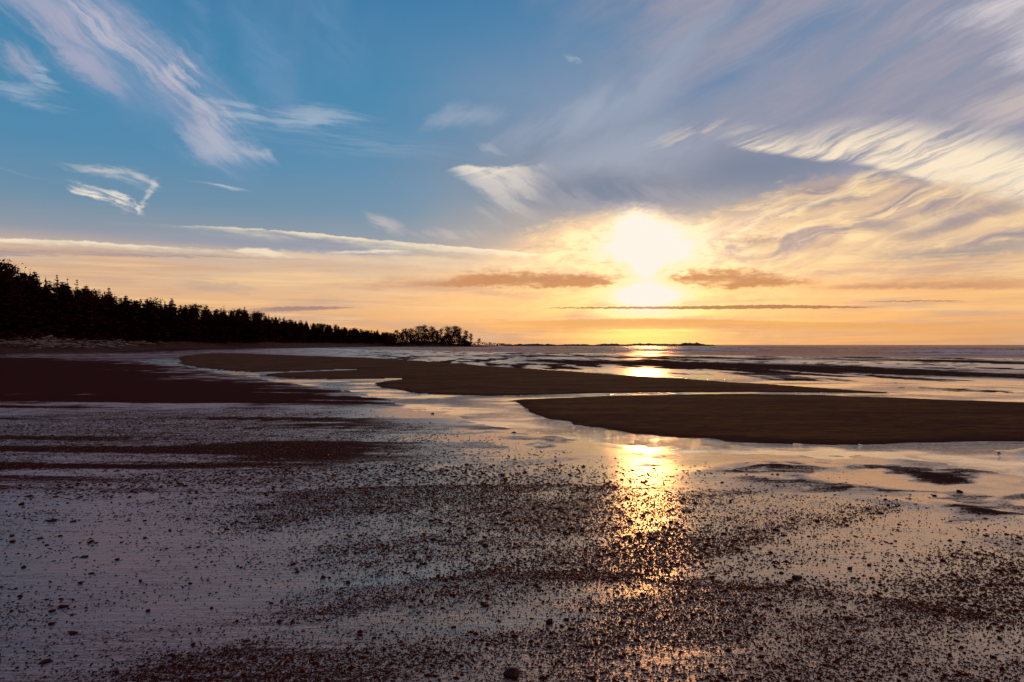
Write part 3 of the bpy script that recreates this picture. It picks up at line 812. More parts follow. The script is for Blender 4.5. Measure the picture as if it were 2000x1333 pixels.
# keep rows level across the view: radius follows depth inside the frame
GX, GY = RA * np.sin(AZ), RA * np.cos(AZ)
F = ground_fields(GX.ravel(), GY.ravel(), True)
gz = F['z']
nr, na = RA.shape
idx = np.arange(nr * na).reshape(nr, na)
quads = np.stack([idx[:-1, :], np.roll(idx, -1, 1)[:-1, :], np.roll(idx, -1, 1)[1:, :], idx[1:, :]], -1).reshape(-1, 4)
cx = GX.ravel()[quads].mean(1)
def qmean(a): return a[quads].mean(1)
near_q = qmean(F['d1']) > 0.04
far_q = (~near_q) & (qmean(F['d2']) > 0.04)
left_q = (~near_q) & (~far_q) & (qmean(F['d3']) > 0.6)
ground_v = np.column_stack([GX.ravel(), GY.ravel(), gz])
def submesh(name, mask, mat):
    f = quads[mask]
    used = np.unique(f)
    remap = np.full(len(ground_v), -1); remap[used] = np.arange(len(used))
    o = mesh_obj(name, ground_v[used], remap[f], mat)
    attr(o, 'wet', F['wet'][used]); attr(o, 'rim', np.maximum(F['d1'], F['d2'])[used]); attr(o, 'glow_tint', F['glow_tint'][used])
    return tag(o, kind='structure')
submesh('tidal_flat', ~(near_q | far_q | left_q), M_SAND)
tag(submesh('sandbar', near_q, M_BAR), 'dark drained sandbar with a rounded tip across the stream on the right')
tag(submesh('sandbar', far_q, M_BAR), 'long dark sandbar with two pointed tips beyond the stream')
tag(submesh('sandbar', left_q, M_SAND), 'dark dull sand bank at the left edge below the forest')

# stream water: a level sheet the sand rises through
sx = np.concatenate([np.linspace(-95, -40, 12), np.linspace(-36, 80, 60)]); sy = np.geomspace(4.0, 90.0, 60)
SX, SY = np.meshgrid(sx, sy, indexing='ij')
si = np.arange(SX.size).reshape(SX.shape)
sf = np.stack([si[:-1, :-1], si[1:, :-1], si[1:, 1:], si[:-1, 1:]], -1).reshape(-1, 4)
fs = ground_fields(SX.ravel(), SY.ravel())
keep = (fs['ds'][sf].max(1) > -3.0)
tag(mesh_obj('stream_water', np.column_stack([SX.ravel(), SY.ravel(), np.zeros(SX.size)]), sf[keep], M_WATER), kind='structure')

# ------------------------------------------------------------------ sea
a2 = np.radians(np.concatenate([np.arange(-60, -30, 0.6), np.arange(-30, 40, 0.15), np.arange(40, 80, 0.8)]))
r2 = np.concatenate([np.arange(45, 420, 1.5), np.arange(420, 1500, 7.0), np.geomspace(1500, 40000, 40)])
R2, A2 = np.meshgrid(r2, a2, indexing='ij')
X2, Y2 = (R2 * np.sin(A2)).ravel(), (R2 * np.cos(A2)).ravel()
d2s = sdist(X2, Y2, SEA_POLY)
along = X2 * 0.9 - Y2 * 0.35
mod = fbm(along * 0.035, d2s * 0.05, 71, 3)
ph = d2s / 15.0 + 0.9 * fbm(along * 0.012, d2s * 0.010, 73, 3)
crest = np.clip(np.cos(ph * 2 * math.pi) * 0.5 + 0.5, 0, 1) ** 4
amp = 0.52 * ss(d2s, 1.0, 40.0) * np.clip(0.55 + 1.1 * mod, 0.05, 1.4)
chop = fbm(X2 * 0.25, Y2 * 0.35, 75, 3) * 0.10 * ss(d2s, 0, 30)
z2 = -0.004 + amp * crest + chop + 0.02 * ss(d2s, 0, 10) - 0.00 * d2s
z2 = np.where(R2.ravel() > 420, z2 * 0.6, z2)
foamv = ss(crest, 0.35, 0.9) * ss(mod, -0.15, 0.30) * ss(d2s, 1, 8) * ss(d2s, 170, 60) * 1.0
foamv = np.maximum(foamv, 0.75 * np.exp(-((d2s - 1.2) / 1.0) ** 2))
n2 = np.arange(R2.size).reshape(R2.shape)
f2q = np.stack([n2[:-1, :-1], n2[:-1, 1:], n2[1:, 1:], n2[1:, :-1]], -1).reshape(-1, 4)
f2q = f2q[d2s[f2q].max(1) > -0.5]
used = np.unique(f2q); rm = np.full(R2.size, -1); rm[used] = np.arange(len(used))
sea = mesh_obj('sea', np.column_stack([X2, Y2, z2])[used], rm[f2q], M_SEA)
attr(sea, 'foam', foamv[used])
tag(sea, kind='structure')
# ------------------------------------------------------------------ dune ridge under the forest and the headland
# forest edge: photo column, depth in metres, photo row of the tree tops
EDGE = [(-420, 112, 470), (-200, 125, 488), (0, 146, 511), (45, 158, 524), (100, 172, 541), (165, 196, 561), (215, 224, 573), (300, 250, 583), (400, 300, 598), (500, 336, 607), (560, 405, 619), (620, 495, 629), (700, 620, 640), (760, 730, 648), (800, 800, 654)]
ex = np.array([e[0] for e in EDGE], float); ed = np.array([e[1] for e in EDGE], float); et = np.array([e[2] for e in EDGE], float)
eX = (ex - 1000) / FPX * ed
line = smooth_line(np.column_stack([eX, ed]), 8)
tan_ = np.gradient(line, axis=0); tan_ /= np.linalg.norm(tan_, axis=1)[:, None]
nor = np.column_stack([-tan_[:, 1], tan_[:, 0]])            # inland
offs = np.array([-26, -16, -9, -5, -2, 2, 8, 20, 50, 120, 260.0])
hts = np.array([-0.6, 0.35, 1.1, 1.9, 2.8, 3.2, 3.4, 3.6, 4.2, 5.0, 3.0])
vs = []
for i, (p, n) in enumerate(zip(line, nor)):
    for o_, h_ in zip(offs, hts):
        q = p + n * o_
        vs.append((q[0], q[1], h_ * (1.0 + 0.10 * math.sin(i * 0.9 + o_)) ))
m_ = len(offs)
fcs = [(i * m_ + j, (i + 1) * m_ + j, (i + 1) * m_ + j + 1, i * m_ + j + 1) for i in range(len(line) - 1) for j in range(m_ - 1)]
tag(mesh_obj('dune_ridge', vs, fcs, M_DUNE), kind='structure')

def mound(name, cx, cy, rx, ry, h, seed, mat, nx=48, ny=20, tail=0.0):
    """low irregular hump of land or rock, its skirt below the ground"""
    u, v = np.meshgrid(np.linspace(-1, 1, nx), np.linspace(-1, 1, ny), indexing='ij')
    x = cx + u * rx; y = cy + v * ry
    r = np.sqrt(np.clip(u, -1, 1) ** 2 + v ** 2)
    prof = ss(r, 1.0, 0.25)
    if tail: prof = np.maximum(prof * ss(u, 0.5, -0.2), 0.55 * ss(np.abs(v), 1.0, 0.2) * ss(u, 1.0, -0.2))
    nz = 0.72 + 0.28 * fbm(x * 7.0 / rx + seed, y * 7.0 / ry, 90 + seed, 3) + 0.22 * fbm(x * 30.0 / rx + seed, y * 12.0 / ry, 95 + seed, 3)
    z = prof * h * nz - 0.5 * (1 - prof)
    k = np.arange(x.size).reshape(x.shape)
    f = np.stack([k[:-1, :-1], k[1:, :-1], k[1:, 1:], k[:-1, 1:]], -1).reshape(-1, 4)
    return mesh_obj(name, np.column_stack([x.ravel() - cx, y.ravel() - cy, z.ravel()]), f, mat), (cx, cy, 0)

o, loc = mound('headland', -62, 640, 78, 36, 5.6, 3, M_DUNE, 110, 24, 1.0); o.location = loc
tag(o, kind='structure')

REEF = [(1045, 900, 52, 3.6, 'low hummocky reef left of the sun glow, next to the headland'), (1120, 960, 45, 3.0, 'low flat reef on the sea horizon under the left edge of the glow'),
        (1192, 980, 36, 4.0, 'small peaked reef rock on the horizon just left of the sun'), (1262, 1000, 50, 4.1, 'dark reef rock on the horizon straight under the sun'),
        (1318, 1010, 40, 4.0, 'low reef rock on the horizon just right of the sun'), (1352, 1000, 30, 5.4, 'highest blocky reef rock on the horizon right of the sun'), (1378, 1020, 22, 2.6, 'rightmost low reef rock trailing into the sea')]
for i, (px_, dep, rx, h, lab) in enumerate(REEF):
    o, loc = mound('reef_rock', (px_ - 1000) / FPX * dep, dep, rx, 14.0, h, 10 + i * 3, M_ROCK, 60, 8)
    o.location = loc
    tag(o, lab, 'rock', 'reef rocks along the horizon')

# ------------------------------------------------------------------ trees
def trunk_mesh(h, r, lean, seed, limbs=()):
    V, Fc = [], []
    def tube(p0, p1, r0, r1, n=6, seg=5, bend=0.0):
        p0, p1 = np.array(p0, float), np.array(p1, float)
        base = len(V)
        for s in range(seg + 1):
            f = s / seg
            c = p0 + (p1 - p0) * f; c[0] += bend * math.sin(f * math.pi)
            rr = r0 + (r1 - r0) * f
            for k in range(n):
                a = 2 * math.pi * k / n
                V.append((c[0] + rr * math.cos(a), c[1] + rr * math.sin(a), c[2]))
        for s in range(seg):
            for k in range(n):
                Fc.append((base + s * n + k, base + s * n + (k + 1) % n, base + (s + 1) * n + (k + 1) % n, base + (s + 1) * n + k))
    tube((0, 0, -1.2), (lean, 0, h), r, r * 0.12, 7, 6)
    for (p0, p1, r0) in limbs: tube(p0, p1, r0, r0 * 0.35, 5, 3)
    return V, Fc

def spruce(seed, h=18.0, spread=3.1, ragged=0.4, lean=0.3, bare_top=0.0, sparse=0.0):
    rd = random.Random(seed)
    V, Fc = [], []
    z = h * 0.06
    while z < h * 0.995:
        f = z / h
        prof = (1 - f) ** 0.75 * (0.55 + 0.45 * min(1.0, f / 0.25))
        nb = rd.randint(4, 7) if f < 0.85 else rd.randint(3, 4)
        gap = rd.random() < sparse
        a0 = rd.random() * 6.28
        for k in range(nb):
            if gap and rd.random() < 0.7: continue
            a = a0 + k * 6.283 / nb + rd.uniform(-.4, .4)
            L = max(0.35, spread * prof * rd.uniform(1 - ragged, 1 + ragged * 0.7))
            if rd.random() < 0.12: L *= 1.35
            droop = rd.uniform(-0.30, 0.05) if f < 0.6 else rd.uniform(-0.12, 0.35)
            ca, sa = math.cos(a), math.sin(a)
            cx0 = lean * f
            n = max(3, int(L / 0.42))
            thin = bare_top and f > bare_top
            if thin: L *= rd.uniform(.3, .9)
            for j in range(n):
                t0 = (j + 0.15) / n
                cl = L * t0
                zz = z + droop * cl + 0.10 * cl * t0 * cl / max(L, .1)
                w = (0.55 * (1 - t0 * 0.75) + 0.12) * rd.uniform(0.7, 1.3) * (0.45 if thin else 1.0)
                ln = L / n * 1.7 * rd.uniform(.8, 1.3)
                for s in (-1, 1):
                    bx, by = cx0 + ca * cl, sa * cl
                    tx, ty = bx + ca * ln * 0.75 - sa * s * w, by + sa * ln * 0.75 + ca * s * w
                    i0 = len(V)
                    V.extend([(bx - ca * 0.1, by - sa * 0.1, zz + 0.13 * (0.5 if thin else 1)), (tx, ty, zz - rd.uniform(0.0, .28)), (bx + ca * ln, by + sa * ln, zz + rd.uniform(-.10, .14))])
                    Fc.append((i0, i0 + 1, i0 + 2))
                # hanging sprays fill the crown
                if not thin and rd.random() < 0.75:
                    i0 = len(V)
                    V.extend([(cx0 + ca * cl, sa * cl, zz), (cx0 + ca * (cl + ln), sa * (cl + ln), zz), (cx0 + ca * (cl + ln * .4) - sa * .2, sa * (cl + ln * .4) + ca * .2, zz - rd.uniform(.3, .75))])
                    Fc.append((i0, i0 + 1, i0 + 2))
        z += rd.uniform(0.32, 0.62) * (1.25 if f > .85 else 1.0)
    i0 = len(V)
    V.extend([(lean - .10, 0, h * .95), (lean + .10, 0, h * .95), (lean, 0, h * 1.02)]); Fc.append((i0, i0 + 1, i0 + 2))
    V.extend([(lean, -.10, h * .95), (lean, .10, h * .95), (lean, 0, h * 1.02)]); Fc.append((i0 + 3, i0 + 4, i0 + 5))
    return V, Fc, trunk_mesh(h * 0.99, 0.30, lean, seed)

def pine(seed, h=15.0, spread=5.0, pads=9, low=0.42):
    """broad wind-shaped pine: bare trunk, limbs and clumped foliage pads"""
    rd = random.Random(seed)
    V, Fc, limbs = [], [], []
    lean = rd.uniform(-1.2, 1.2)
    for k in range(pads):
        f = low + (1 - low) * (k + rd.random() * .6) / pads
        rad_ = spread * (1.0 - 0.75 * ((f - low) / (1 - low)) ** 1.6) * rd.uniform(.35, 1.0)
        a = rd.random() * 6.283
        c = (lean * f + rad_ * 0.62 * math.cos(a), rad_ * 0.62 * math.sin(a), h * min(f, .95))
        limbs.append(((lean * f, 0, h * (f - 0.10)), (c[0], c[1], c[2] - .1), 0.13))
        sx_, sz_ = rd.uniform(2.0, 3.2) * spread / 5, rd.uniform(.9, 1.5) * h / 15
        for _ in range(230):
            u, v, w = rd.gauss(0, .5), rd.gauss(0, .5), rd.gauss(0, .5)
            p = (c[0] + u * sx_, c[1] + v * sx_, c[2] + w * sz_)
            s = rd.uniform(.22, .50)
            i0 = len(V)
            for _q in range(3): V.append((p[0] + rd.uniform(-s, s), p[1] + rd.uniform(-s, s), p[2] + rd.uniform(-s, s) * .8))
            Fc.append((i0, i0 + 1, i0 + 2))
    return V, Fc, trunk_mesh(h * 0.93, 0.26, lean, seed, limbs)

def make_kind(args, fn):
    V, Fc, (TV, TF) = fn(**args)
    c = mesh_obj('crown', V, Fc, M_FOLIAGE, smooth=False)
    t_ = mesh_obj('trunk', TV, TF, M_BARK)
    cm, tm = c.data, t_.data
    bpy.data.objects.remove(c); bpy.data.objects.remove(t_)
    return cm, tm

SPRUCE = [make_kind(dict(seed=s, h=18, spread=sp, ragged=rg, lean=ln, bare_top=bt, sparse=spn), spruce) for s, sp, rg, ln, bt, spn in
          [(1, 3.2, .35, .2, 0, 0), (2, 2.7, .45, -.4, 0, .1), (3, 3.7, .5, .6, 0, .15), (4, 2.4, .4, .1, .86, .1), (5, 3.4, .6, -.7, .80, .3), (6, 4.2, .55, .9, 0, .25), (7, 2.9, .35, 0, 0, .05)]]
PINE = [make_kind(dict(seed=s, h=15, spread=sp, pads=pd, low=lo), pine) for s, sp, pd, lo in [(21, 5.2, 12, .34), (22, 4.4, 11, .30), (23, 6.0, 14, .36), (24, 3.8, 11, .18)]]

def plant_tree(name, kind, X, Y, Z, sc, rot, label, group, wide=1.0):
    e = bpy.data.objects.new(name, None); col.objects.link(e)
    e.location = (X, Y, Z); e.rotation_euler = (0, 0, rot); e.scale = (sc * wide, sc * wide, sc)
    tag(e, label, 'tree', group)
    for nm, me in (('crown', kind[0]), ('trunk', kind[1])):
        mesh_obj(nm, None, None, parent=e, me=me)
    return e

def sil(px): return np.interp(px, ex, et)
def dep(px): return np.interp(px, ex, ed)

zones = [(-1e9, 130, 'tall ragged conifer at the near, left end of the forest', 'conifers at the left end of the forest'),
         (130, 330, 'dark conifer in the forest behind the driftwood pile', 'conifers behind the driftwood'),
         (330, 560, 'dark conifer in the middle of the receding forest edge', 'conifers in the middle of the forest'),
         (560, 1e9, 'small distant conifer near the far end of the forest edge', 'conifers at the far end of the forest')]
rt = random.Random(77)
s_px, n_tree = -150.0, 0
marks = []
while s_px < 772:
    d_ = float(dep(s_px))
    for row in range(2):
        q = s_px + rt.uniform(-4, 4) * 250 / d_
        dd = d_ * (1.0 + 0.02 * row) + row * rt.uniform(4, 9) + rt.uniform(-2, 2)
        jit = rt.uniform(-2, 7) * min(1.0, 230 / d_) ** 0.8
        if rt.random() < .09: jit -= rt.uniform(3, 8) * min(1.0, 260 / d_)
        top = 674 - (674 - float(sil(q))) + jit + row * 1.5
        ztop = CAM_H + (674 - top) / FPX * dd
        zb = 3.2
        h_ = max(6.0, ztop - zb)
        X_ = (q - 1000) / FPX * dd
        z_ = next(z for z in zones if z[0] <= q < z[1])
        round_ = rt.random() < (0.10 if q < 330 else 0.34)
        kd_ = PINE[rt.randrange(4)] if round_ else SPRUCE[rt.randrange(7)]
        plant_tree('conifer_tree', kd_, X_, dd, zb, h_ / (15.6 if round_ else 18.3), rt.uniform(0, 6.28), z_[2], z_[3], (rt.uniform(.8, 1.1) if round_ else rt.uniform(1.0, 1.6)) * (18.3 / h_) ** .4)
        n_tree += 1
    s_px += (2.2 if s_px < 300 else 3.6) * FPX / d_ * rt.uniform(.75, 1.3) * (1.0 if s_px < 560 else 1.4)

# trees that stand out of the skyline
for px_, top, kd, lab in [(8, 509, 5, 'tallest flat-topped spruce cut by the left edge of the photo'), (41, 519, 4, 'thin-topped spruce standing clear of the skyline at the far left'),
                          (66, 527, 2, 'bushy spruce crown above the skyline, second peak from the left'), (112, 534, 4, 'spruce with stiff bare side branches on the sloping skyline'),
                          (132, 541, 3, 'narrow spruce spire beside a bare-branched spruce on the slope'), (146, 543, 4, 'spruce with a leaning bare top on the slope above the driftwood'), (213, 559, 0, 'pointed conical spruce peak above the middle of the slope'),
                          (437, 595, 3, 'lone thin spruce spire over the middle of the forest edge'), (477, 598, 0, 'pointed spruce at the foot of the long purple cloud')]:
    d_ = float(dep(px_)) + 3
    h_ = CAM_H + (674 - top) / FPX * d_ - 3.2
    plant_tree('spruce_tree', SPRUCE[kd], (px_ - 1000) / FPX * d_, d_, 3.2, h_ / 18.3, px_ * 1.7, lab, 'spruces that stand out of the skyline', 0.95)

# the clump on the headland
for i, (px_, top, kd, wd, lab) in enumerate([
        (768, 652, 3, 1.0, 'small pine left of the gap beside the headland clump'), (786, 648, 1, 1.0, 'low pine joining the forest to the headland clump'), (802, 641, 0, 1.1, 'pine at the left shoulder of the headland clump'), (816, 636, 2, 1.0, 'broad pine with a domed top in the left half of the clump'),
        (829, 634, 1, 1.1, 'tallest pine at the left peak of the headland clump'), (842, 637, 0, 1.0, 'pine with a spreading limb toward the notch in the clump'), (853, 646, 3, .9, 'low pine in the notch between the two peaks of the clump'), (862, 641, 1, 1.0, 'slim pine just right of the notch in the clump'),
        (873, 637, 0, 1.1, 'pine at the right peak of the headland clump'), (886, 636, 2, 1.0, 'broad pine right of the right peak with trunks showing below'), (898, 640, 1, 1.1, 'pine on the falling right side of the clump'), (909, 645, 0, 1.0, 'rounded pine near the right end of the clump'), (918, 651, 1, 1.1, 'last big pine at the right end of the clump'),
        (795, 652, 3, 1.3, 'bushy young pine low in the left of the clump'), (870, 655, 3, 1.3, 'bushy young pine under the right peak of the clump'), (905, 655, 3, 1.4, 'bushy young pine low at the right end of the clump'), (835, 655, 3, 1.4, 'bushy young pine under the left peak of the clump'),
        (936, 661, 3, 1.5, 'small lone flat-topped tree right of the headland clump')]):
    d_ = 636.0 + (i % 3) * 4
    zb = 3.0
    h_ = CAM_H + (674 - top) / FPX * d_ - zb
    plant_tree('pine_tree', PINE[kd], (px_ - 1000) / FPX * d_, d_, zb, h_ / 15.6, i * 2.1, lab, 'pines on the headland', wd * (1.0 if h_ > 8 else 1.5))

# the depth of the wood behind: one mass
def scatter_mass(name, kinds, places, label, mat):
    VV, FF, n0 = [], [], 0
    for (X_, Y_, Z_, sc, rot, wd, kd) in places:
        me = kinds[kd][0]
        nv = len(me.vertices); co = np.empty(nv * 3, np.float32); me.vertices.foreach_get('co', co); co = co.reshape(-1, 3)
        nf = len(me.polygons); fv = np.empty(nf * 3, np.int32); me.loops.foreach_get('vertex_index', fv); fv = fv.reshape(-1, 3)
        sel = np.random.default_rng(int(abs(X_) * 10) + kd).random(nf) < 0.20
        fv = fv[sel]
        c, s = math.cos(rot), math.sin(rot)
        P3 = np.column_stack([co[:, 0] * c - co[:, 1] * s, co[:, 0] * s + co[:, 1] * c, co[:, 2]]) * np.array([sc * wd, sc * wd, sc])
        tri = P3[fv].copy()
        cen = tri.mean(1, keepdims=True); tri = cen + (tri - cen) * 2.4       # fewer, larger sprays
        VV.append((tri + np.array([X_, Y_, Z_])).reshape(-1, 3)); FF.append(np.arange(len(fv) * 3).reshape(-1, 3) + n0); n0 += len(fv) * 3
    o = mesh_obj(name, np.vstack(VV), np.vstack(FF), mat, smooth=False)
    return tag(o, label, 'forest', kind='stuff')
places = []
s_px = -260.0
while s_px < 775:
    d_ = float(dep(s_px))
    for row, (dm, tj) in enumerate([(1.00, 18), (1.02, 5), (1.05, 4), (1.10, 5)]):
        q = s_px + rt.uniform(-6, 6); dd = d_ * dm + rt.uniform(-2, 2) - (3 if row == 0 else 0)
        top = float(sil(q)) + tj * min(1, 230 / d_) * rt.uniform(.6, 1.6)
        h_ = max(4.0, CAM_H + (674 - top) / FPX * dd - 3.0)
        places.append(((q - 1000) / FPX * dd, dd, 2.6, h_ / 18.3, rt.uniform(0, 6.28), rt.uniform(1.1, 1.5) * (18.3 / h_) ** .5, rt.randrange(7)))
    s_px += 3.6 * FPX / d_ * rt.uniform(.8, 1.2)
scatter_mass('forest', SPRUCE, places, 'dense dark mass of the spruce wood behind the beach', M_FOLIAGE)

# scrub along the foot of the forest
V, Fc = [], []
for _ in range(9000):
    f = rt.random() ** 1.1
    p = line[int(f * (len(line) - 1))]; n = nor[int(f * (len(line) - 1))]
    o_ = rt.uniform(-3.0, 6.0)
    z0 = float(np.interp(o_, offs, hts))
    c = (p[0] + n[0] * o_ + rt.uniform(-9, 9) * tan_[0][0], p[1] + n[1] * o_ + rt.uniform(-9, 9), z0 + rt.uniform(0, 1.6) * (1.0 if o_ > -1 else .4))
    s = rt.uniform(.25, .8); i0 = len(V)
    for _q in range(3): V.append((c[0] + rt.uniform(-s, s), c[1] + rt.uniform(-s, s), c[2] + rt.uniform(-s, s)))
    Fc.append((i0, i0 + 1, i0 + 2))
for i in range(16000):
    if i < 2200:
        X_ = -62 + rt.uniform(-60, 62); zt = 4.0 * max(0.15, 1 - max(0, X_ + 45) / 60.0)
    else:
        X_ = rt.uniform(-108, -35); zt = 14.0 * min(1.0, max(.35, (-34 - X_) / 14.0)) * (0.75 + 0.35 * math.sin(X_ * .5) * math.sin(X_ * .23))
    Y_ = 626 + rt.uniform(-6, 14)
    c = (X_, Y_, 1.0 + rt.random() * zt); s = rt.uniform(.3, 1.05); i0 = len(V)
    for _q in range(3): V.append((c[0] + rt.uniform(-s, s), c[1] + rt.uniform(-s, s), c[2] + rt.uniform(-s, s)))
    Fc.append((i0, i0 + 1, i0 + 2))
tag(mesh_obj('undergrowth', V, Fc, M_FOLIAGE, smooth=False), 'dark scrub along the foot of the forest and headland', 'undergrowth', kind='stuff')

# ------------------------------------------------------------------ driftwood
def log_mesh(seed, L=6.0, r=.26):
    rd = random.Random(seed); V, Fc = [], []
    n, sg = 8, 6
    ph = rd.random() * 6
    for s in range(sg + 1):
        f = s / sg
        rr = r * (1.25 - .6 * f) * rd.uniform(.9, 1.1)
        bx = .18 * math.sin(f * 3 + ph)
        for k in range(n):
            a = 6.283 * k / n
            V.append((f * L - L / 2, bx + rr * math.cos(a), rr * math.sin(a)))
    for s in range(sg):
        for k in range(n): Fc.append((s * n + k, s * n + (k + 1) % n, (s + 1) * n + (k + 1) % n, (s + 1) * n + k))
    for base in (0, sg * n):
        c = len(V); V.append(tuple(np.mean(V[base:base + n], 0)))
        for k in range(n): Fc.append((base + k, base + (k + 1) % n, c, c))
    if seed % 2:                                    # stub of a root or branch
        for s, a in ((.1, .6), (.7, 2.2)):
            c = len(V); x0 = s * L - L / 2
            V.extend([(x0 - .12, 0, 0), (x0 + .12, 0, 0), (x0 + .1, .12, .05), (x0 - .3, math.cos(a) * .8, math.sin(a) * .8)])
            Fc.extend([(c, c + 1, c + 3, c + 3), (c + 1, c + 2, c + 3, c + 3), (c + 2, c, c + 3, c + 3)])
    Fc = [f if f[2] != f[3] else f for f in Fc]
    return V, Fc
def log_data(seed):
    V, Fc = log_mesh(seed)
    me = bpy.data.meshes.new('driftwood_log'); me.from_pydata(V, [], [f[:3] if f[2] == f[3] else f for f in Fc]); me.update()
    me.polygons.foreach_set('use_smooth', np.ones(len(me.polygons), bool)); me.materials.append(M_LOG)
    return me
LOGS = [log_data(s) for s in range(6)]
bigs = {0: 'long pale driftwood log on top of the heap at the left edge', 1: 'pale upturned driftwood log a little right of the left edge', 2: 'bright driftwood log in the middle of the heap', 3: 'two-ended pale driftwood log right of the middle of the heap', 4: 'small pale driftwood log near the right end of the heap', 5: 'last pale driftwood log at the right end of the heap'}
big_px = [12, 30, 75, 165, 185, 222]
for i in range(110):
    if i < 6: q = big_px[i]
    else: q = -60 + 330 * rt.random() ** 1.15
    d_ = float(dep(q))
    up = rt.random()
    o_ = -12 + 9.5 * up if i >= 6 else -4.5
    if q > 190: o_ = -7 + 4 * up
    k = int(np.argmin(np.abs(line[:, 1] - d_)))
    X_, Y_ = line[k] + nor[k] * o_ + tan_[k] * rt.uniform(-5, 5)
    z_ = float(np.interp(o_, offs, hts)) + .15 + .5 * rt.random()
    e = mesh_obj('driftwood_log', None, None, me=LOGS[rt.randrange(6)])
    e.location = (X_, Y_, z_)
    sc = rt.uniform(.45, 1.0) if i >= 6 else 1.15
    e.scale = (sc * rt.uniform(.5, 1.0), sc, sc)
    e.rotation_euler = (rt.uniform(0, 6), rt.uniform(-.25, .25), rt.uniform(-.9, .9) + 0.6)
    zl, zg = (('weathered driftwood log in the deep jumble by the left edge', 'driftwood by the left edge') if q < 70 else
              ('weathered driftwood log in the middle stretch of the heap below the forest', 'driftwood in the middle of the heap') if q < 160 else
              ('weathered driftwood log in the thin right-hand end of the heap', 'driftwood at the right end of the heap'))
    tag(e, bigs.get(i, zl), 'log', zg)

# ------------------------------------------------------------------ gravel and lumps on the wet flat
def lump_template(seed, n, ring):
    r = np.random.default_rng(seed)
    a = np.arange(n) * 2 * np.pi / n + r.uniform(-.3, .3, n)
    rb = r.uniform(.75, 1.25, n); rm_ = r.uniform(.55, .9, n)
    parts = [np.column_stack([rb * np.cos(a), rb * np.sin(a), np.full(n, -.25)])]
    if ring: parts.append(np.column_stack([rm_ * np.cos(a + .2), rm_ * np.sin(a + .2), r.uniform(.3, .75, n)]))
    parts.append(np.array([[r.uniform(-.3, .3), r.uniform(-.3, .3), r.uniform(.8, 1.1)]]))
    f = []
    for k in range(n):
        k2 = (k + 1) % n
        if ring: f += [(k, k2, n + k2), (k, n + k2, n + k), (n + k, n + k2, 2 * n)]
        else: f.append((k, k2, n))
    return np.vstack(parts), np.array(f)
TPL = [lump_template(s, 5, False) for s in range(8)] + [lump_template(s, 6, True) for s in range(8)]

def scatter_lumps(n, r0, r1, smin, smax, hk, over=3, power=2.4):
    """gravel between two distances; places kept where the density map says so"""
    m = n * over
    r = np.sqrt(r0 ** 2 + (r1 ** 2 - r0 ** 2) * rng.random(m))
    a = np.radians(rng.uniform(-37, 37, m))
    X, Y = r * np.sin(a), r * np.cos(a)
    px_, py_ = w2p(X, Y)
    ok = py_ < 1420
    X, Y = X[ok], Y[ok]
    far_ = np.full(len(X), -9.0)
    ok = rng.random(len(X)) < gravel_density(X, Y, dict(px=px_[py_ < 1420], py=py_[py_ < 1420], ds=far_, d1=far_, d2=far_, em=0.0 * far_))
    X, Y = X[ok], Y[ok]
    Fg = ground_fields(X, Y)
    keep_ = ss(Fg['ds'], 0.15, -3.0) * (np.maximum(Fg['d1'], Fg['d2']) < 0) * (1 - np.clip(Fg['em'], 0, 1))
    ok = rng.random(len(X)) < keep_
    X, Y, z = X[ok][:n], Y[ok][:n], Fg['z'][ok][:n]
    s = smin + (smax - smin) * rng.random(len(X)) ** power
    return X, Y, z, s, s * hk * rng.uniform(.6, 1.3, len(X))

sets = [scatter_lumps(62000, 3.0, 5.2, .0028, .0085, .72, 6, 2.1), scatter_lumps(72000, 5.0, 8.4, .0045, .0125, .60, 8, 2.1), scatter_lumps(46000, 8.2, 20.0, .008, .021, .48, 11, 2.1),
        scatter_lumps(4500, 3.0, 6.0, .007, .017, .80, 3, 3.0), scatter_lumps(4500, 6.0, 10.0, .012, .026, .65, 3, 3.0), scatter_lumps(2500, 9.0, 18.0, .016, .036, .5, 4, 3.0)]
fine_n = sum(len(s[0]) for s in sets[:3])
X, Y, Zg, S, Hh = (np.concatenate([s[k] for s in sets]) for k in range(5))
VV, FF, n0 = [], [], 0
kind_i = rng.integers(0, 8, len(X)) + np.where(np.arange(len(X)) < fine_n, 0, 8)
rot = rng.uniform(0, 6.283, len(X))
for k, (tv, tf) in enumerate(TPL):
    m = np.where(kind_i == k)[0]
    c, s_ = np.cos(rot[m])[:, None], np.sin(rot[m])[:, None]
    ex_ = rng.uniform(.8, 1.7, len(m))[:, None]
    x = tv[None, :, 0] * ex_; y = tv[None, :, 1]
    P3 = np.stack([X[m][:, None] + (x * c - y * s_) * S[m][:, None], Y[m][:, None] + (x * s_ + y * c) * S[m][:, None], Zg[m][:, None] + tv[None, :, 2] * Hh[m][:, None]], -1)
    VV.append(P3.reshape(-1, 3)); FF.append((tf[None] + (np.arange(len(m)) * len(tv))[:, None, None] + n0).reshape(-1, 3)); n0 += len(m) * len(tv)
tag(mesh_obj('gravel', np.vstack(VV), np.vstack(FF), M_GRAVEL), 'dark wet gravel and worm casts strewn in bands over the flat', 'gravel', kind='stuff')

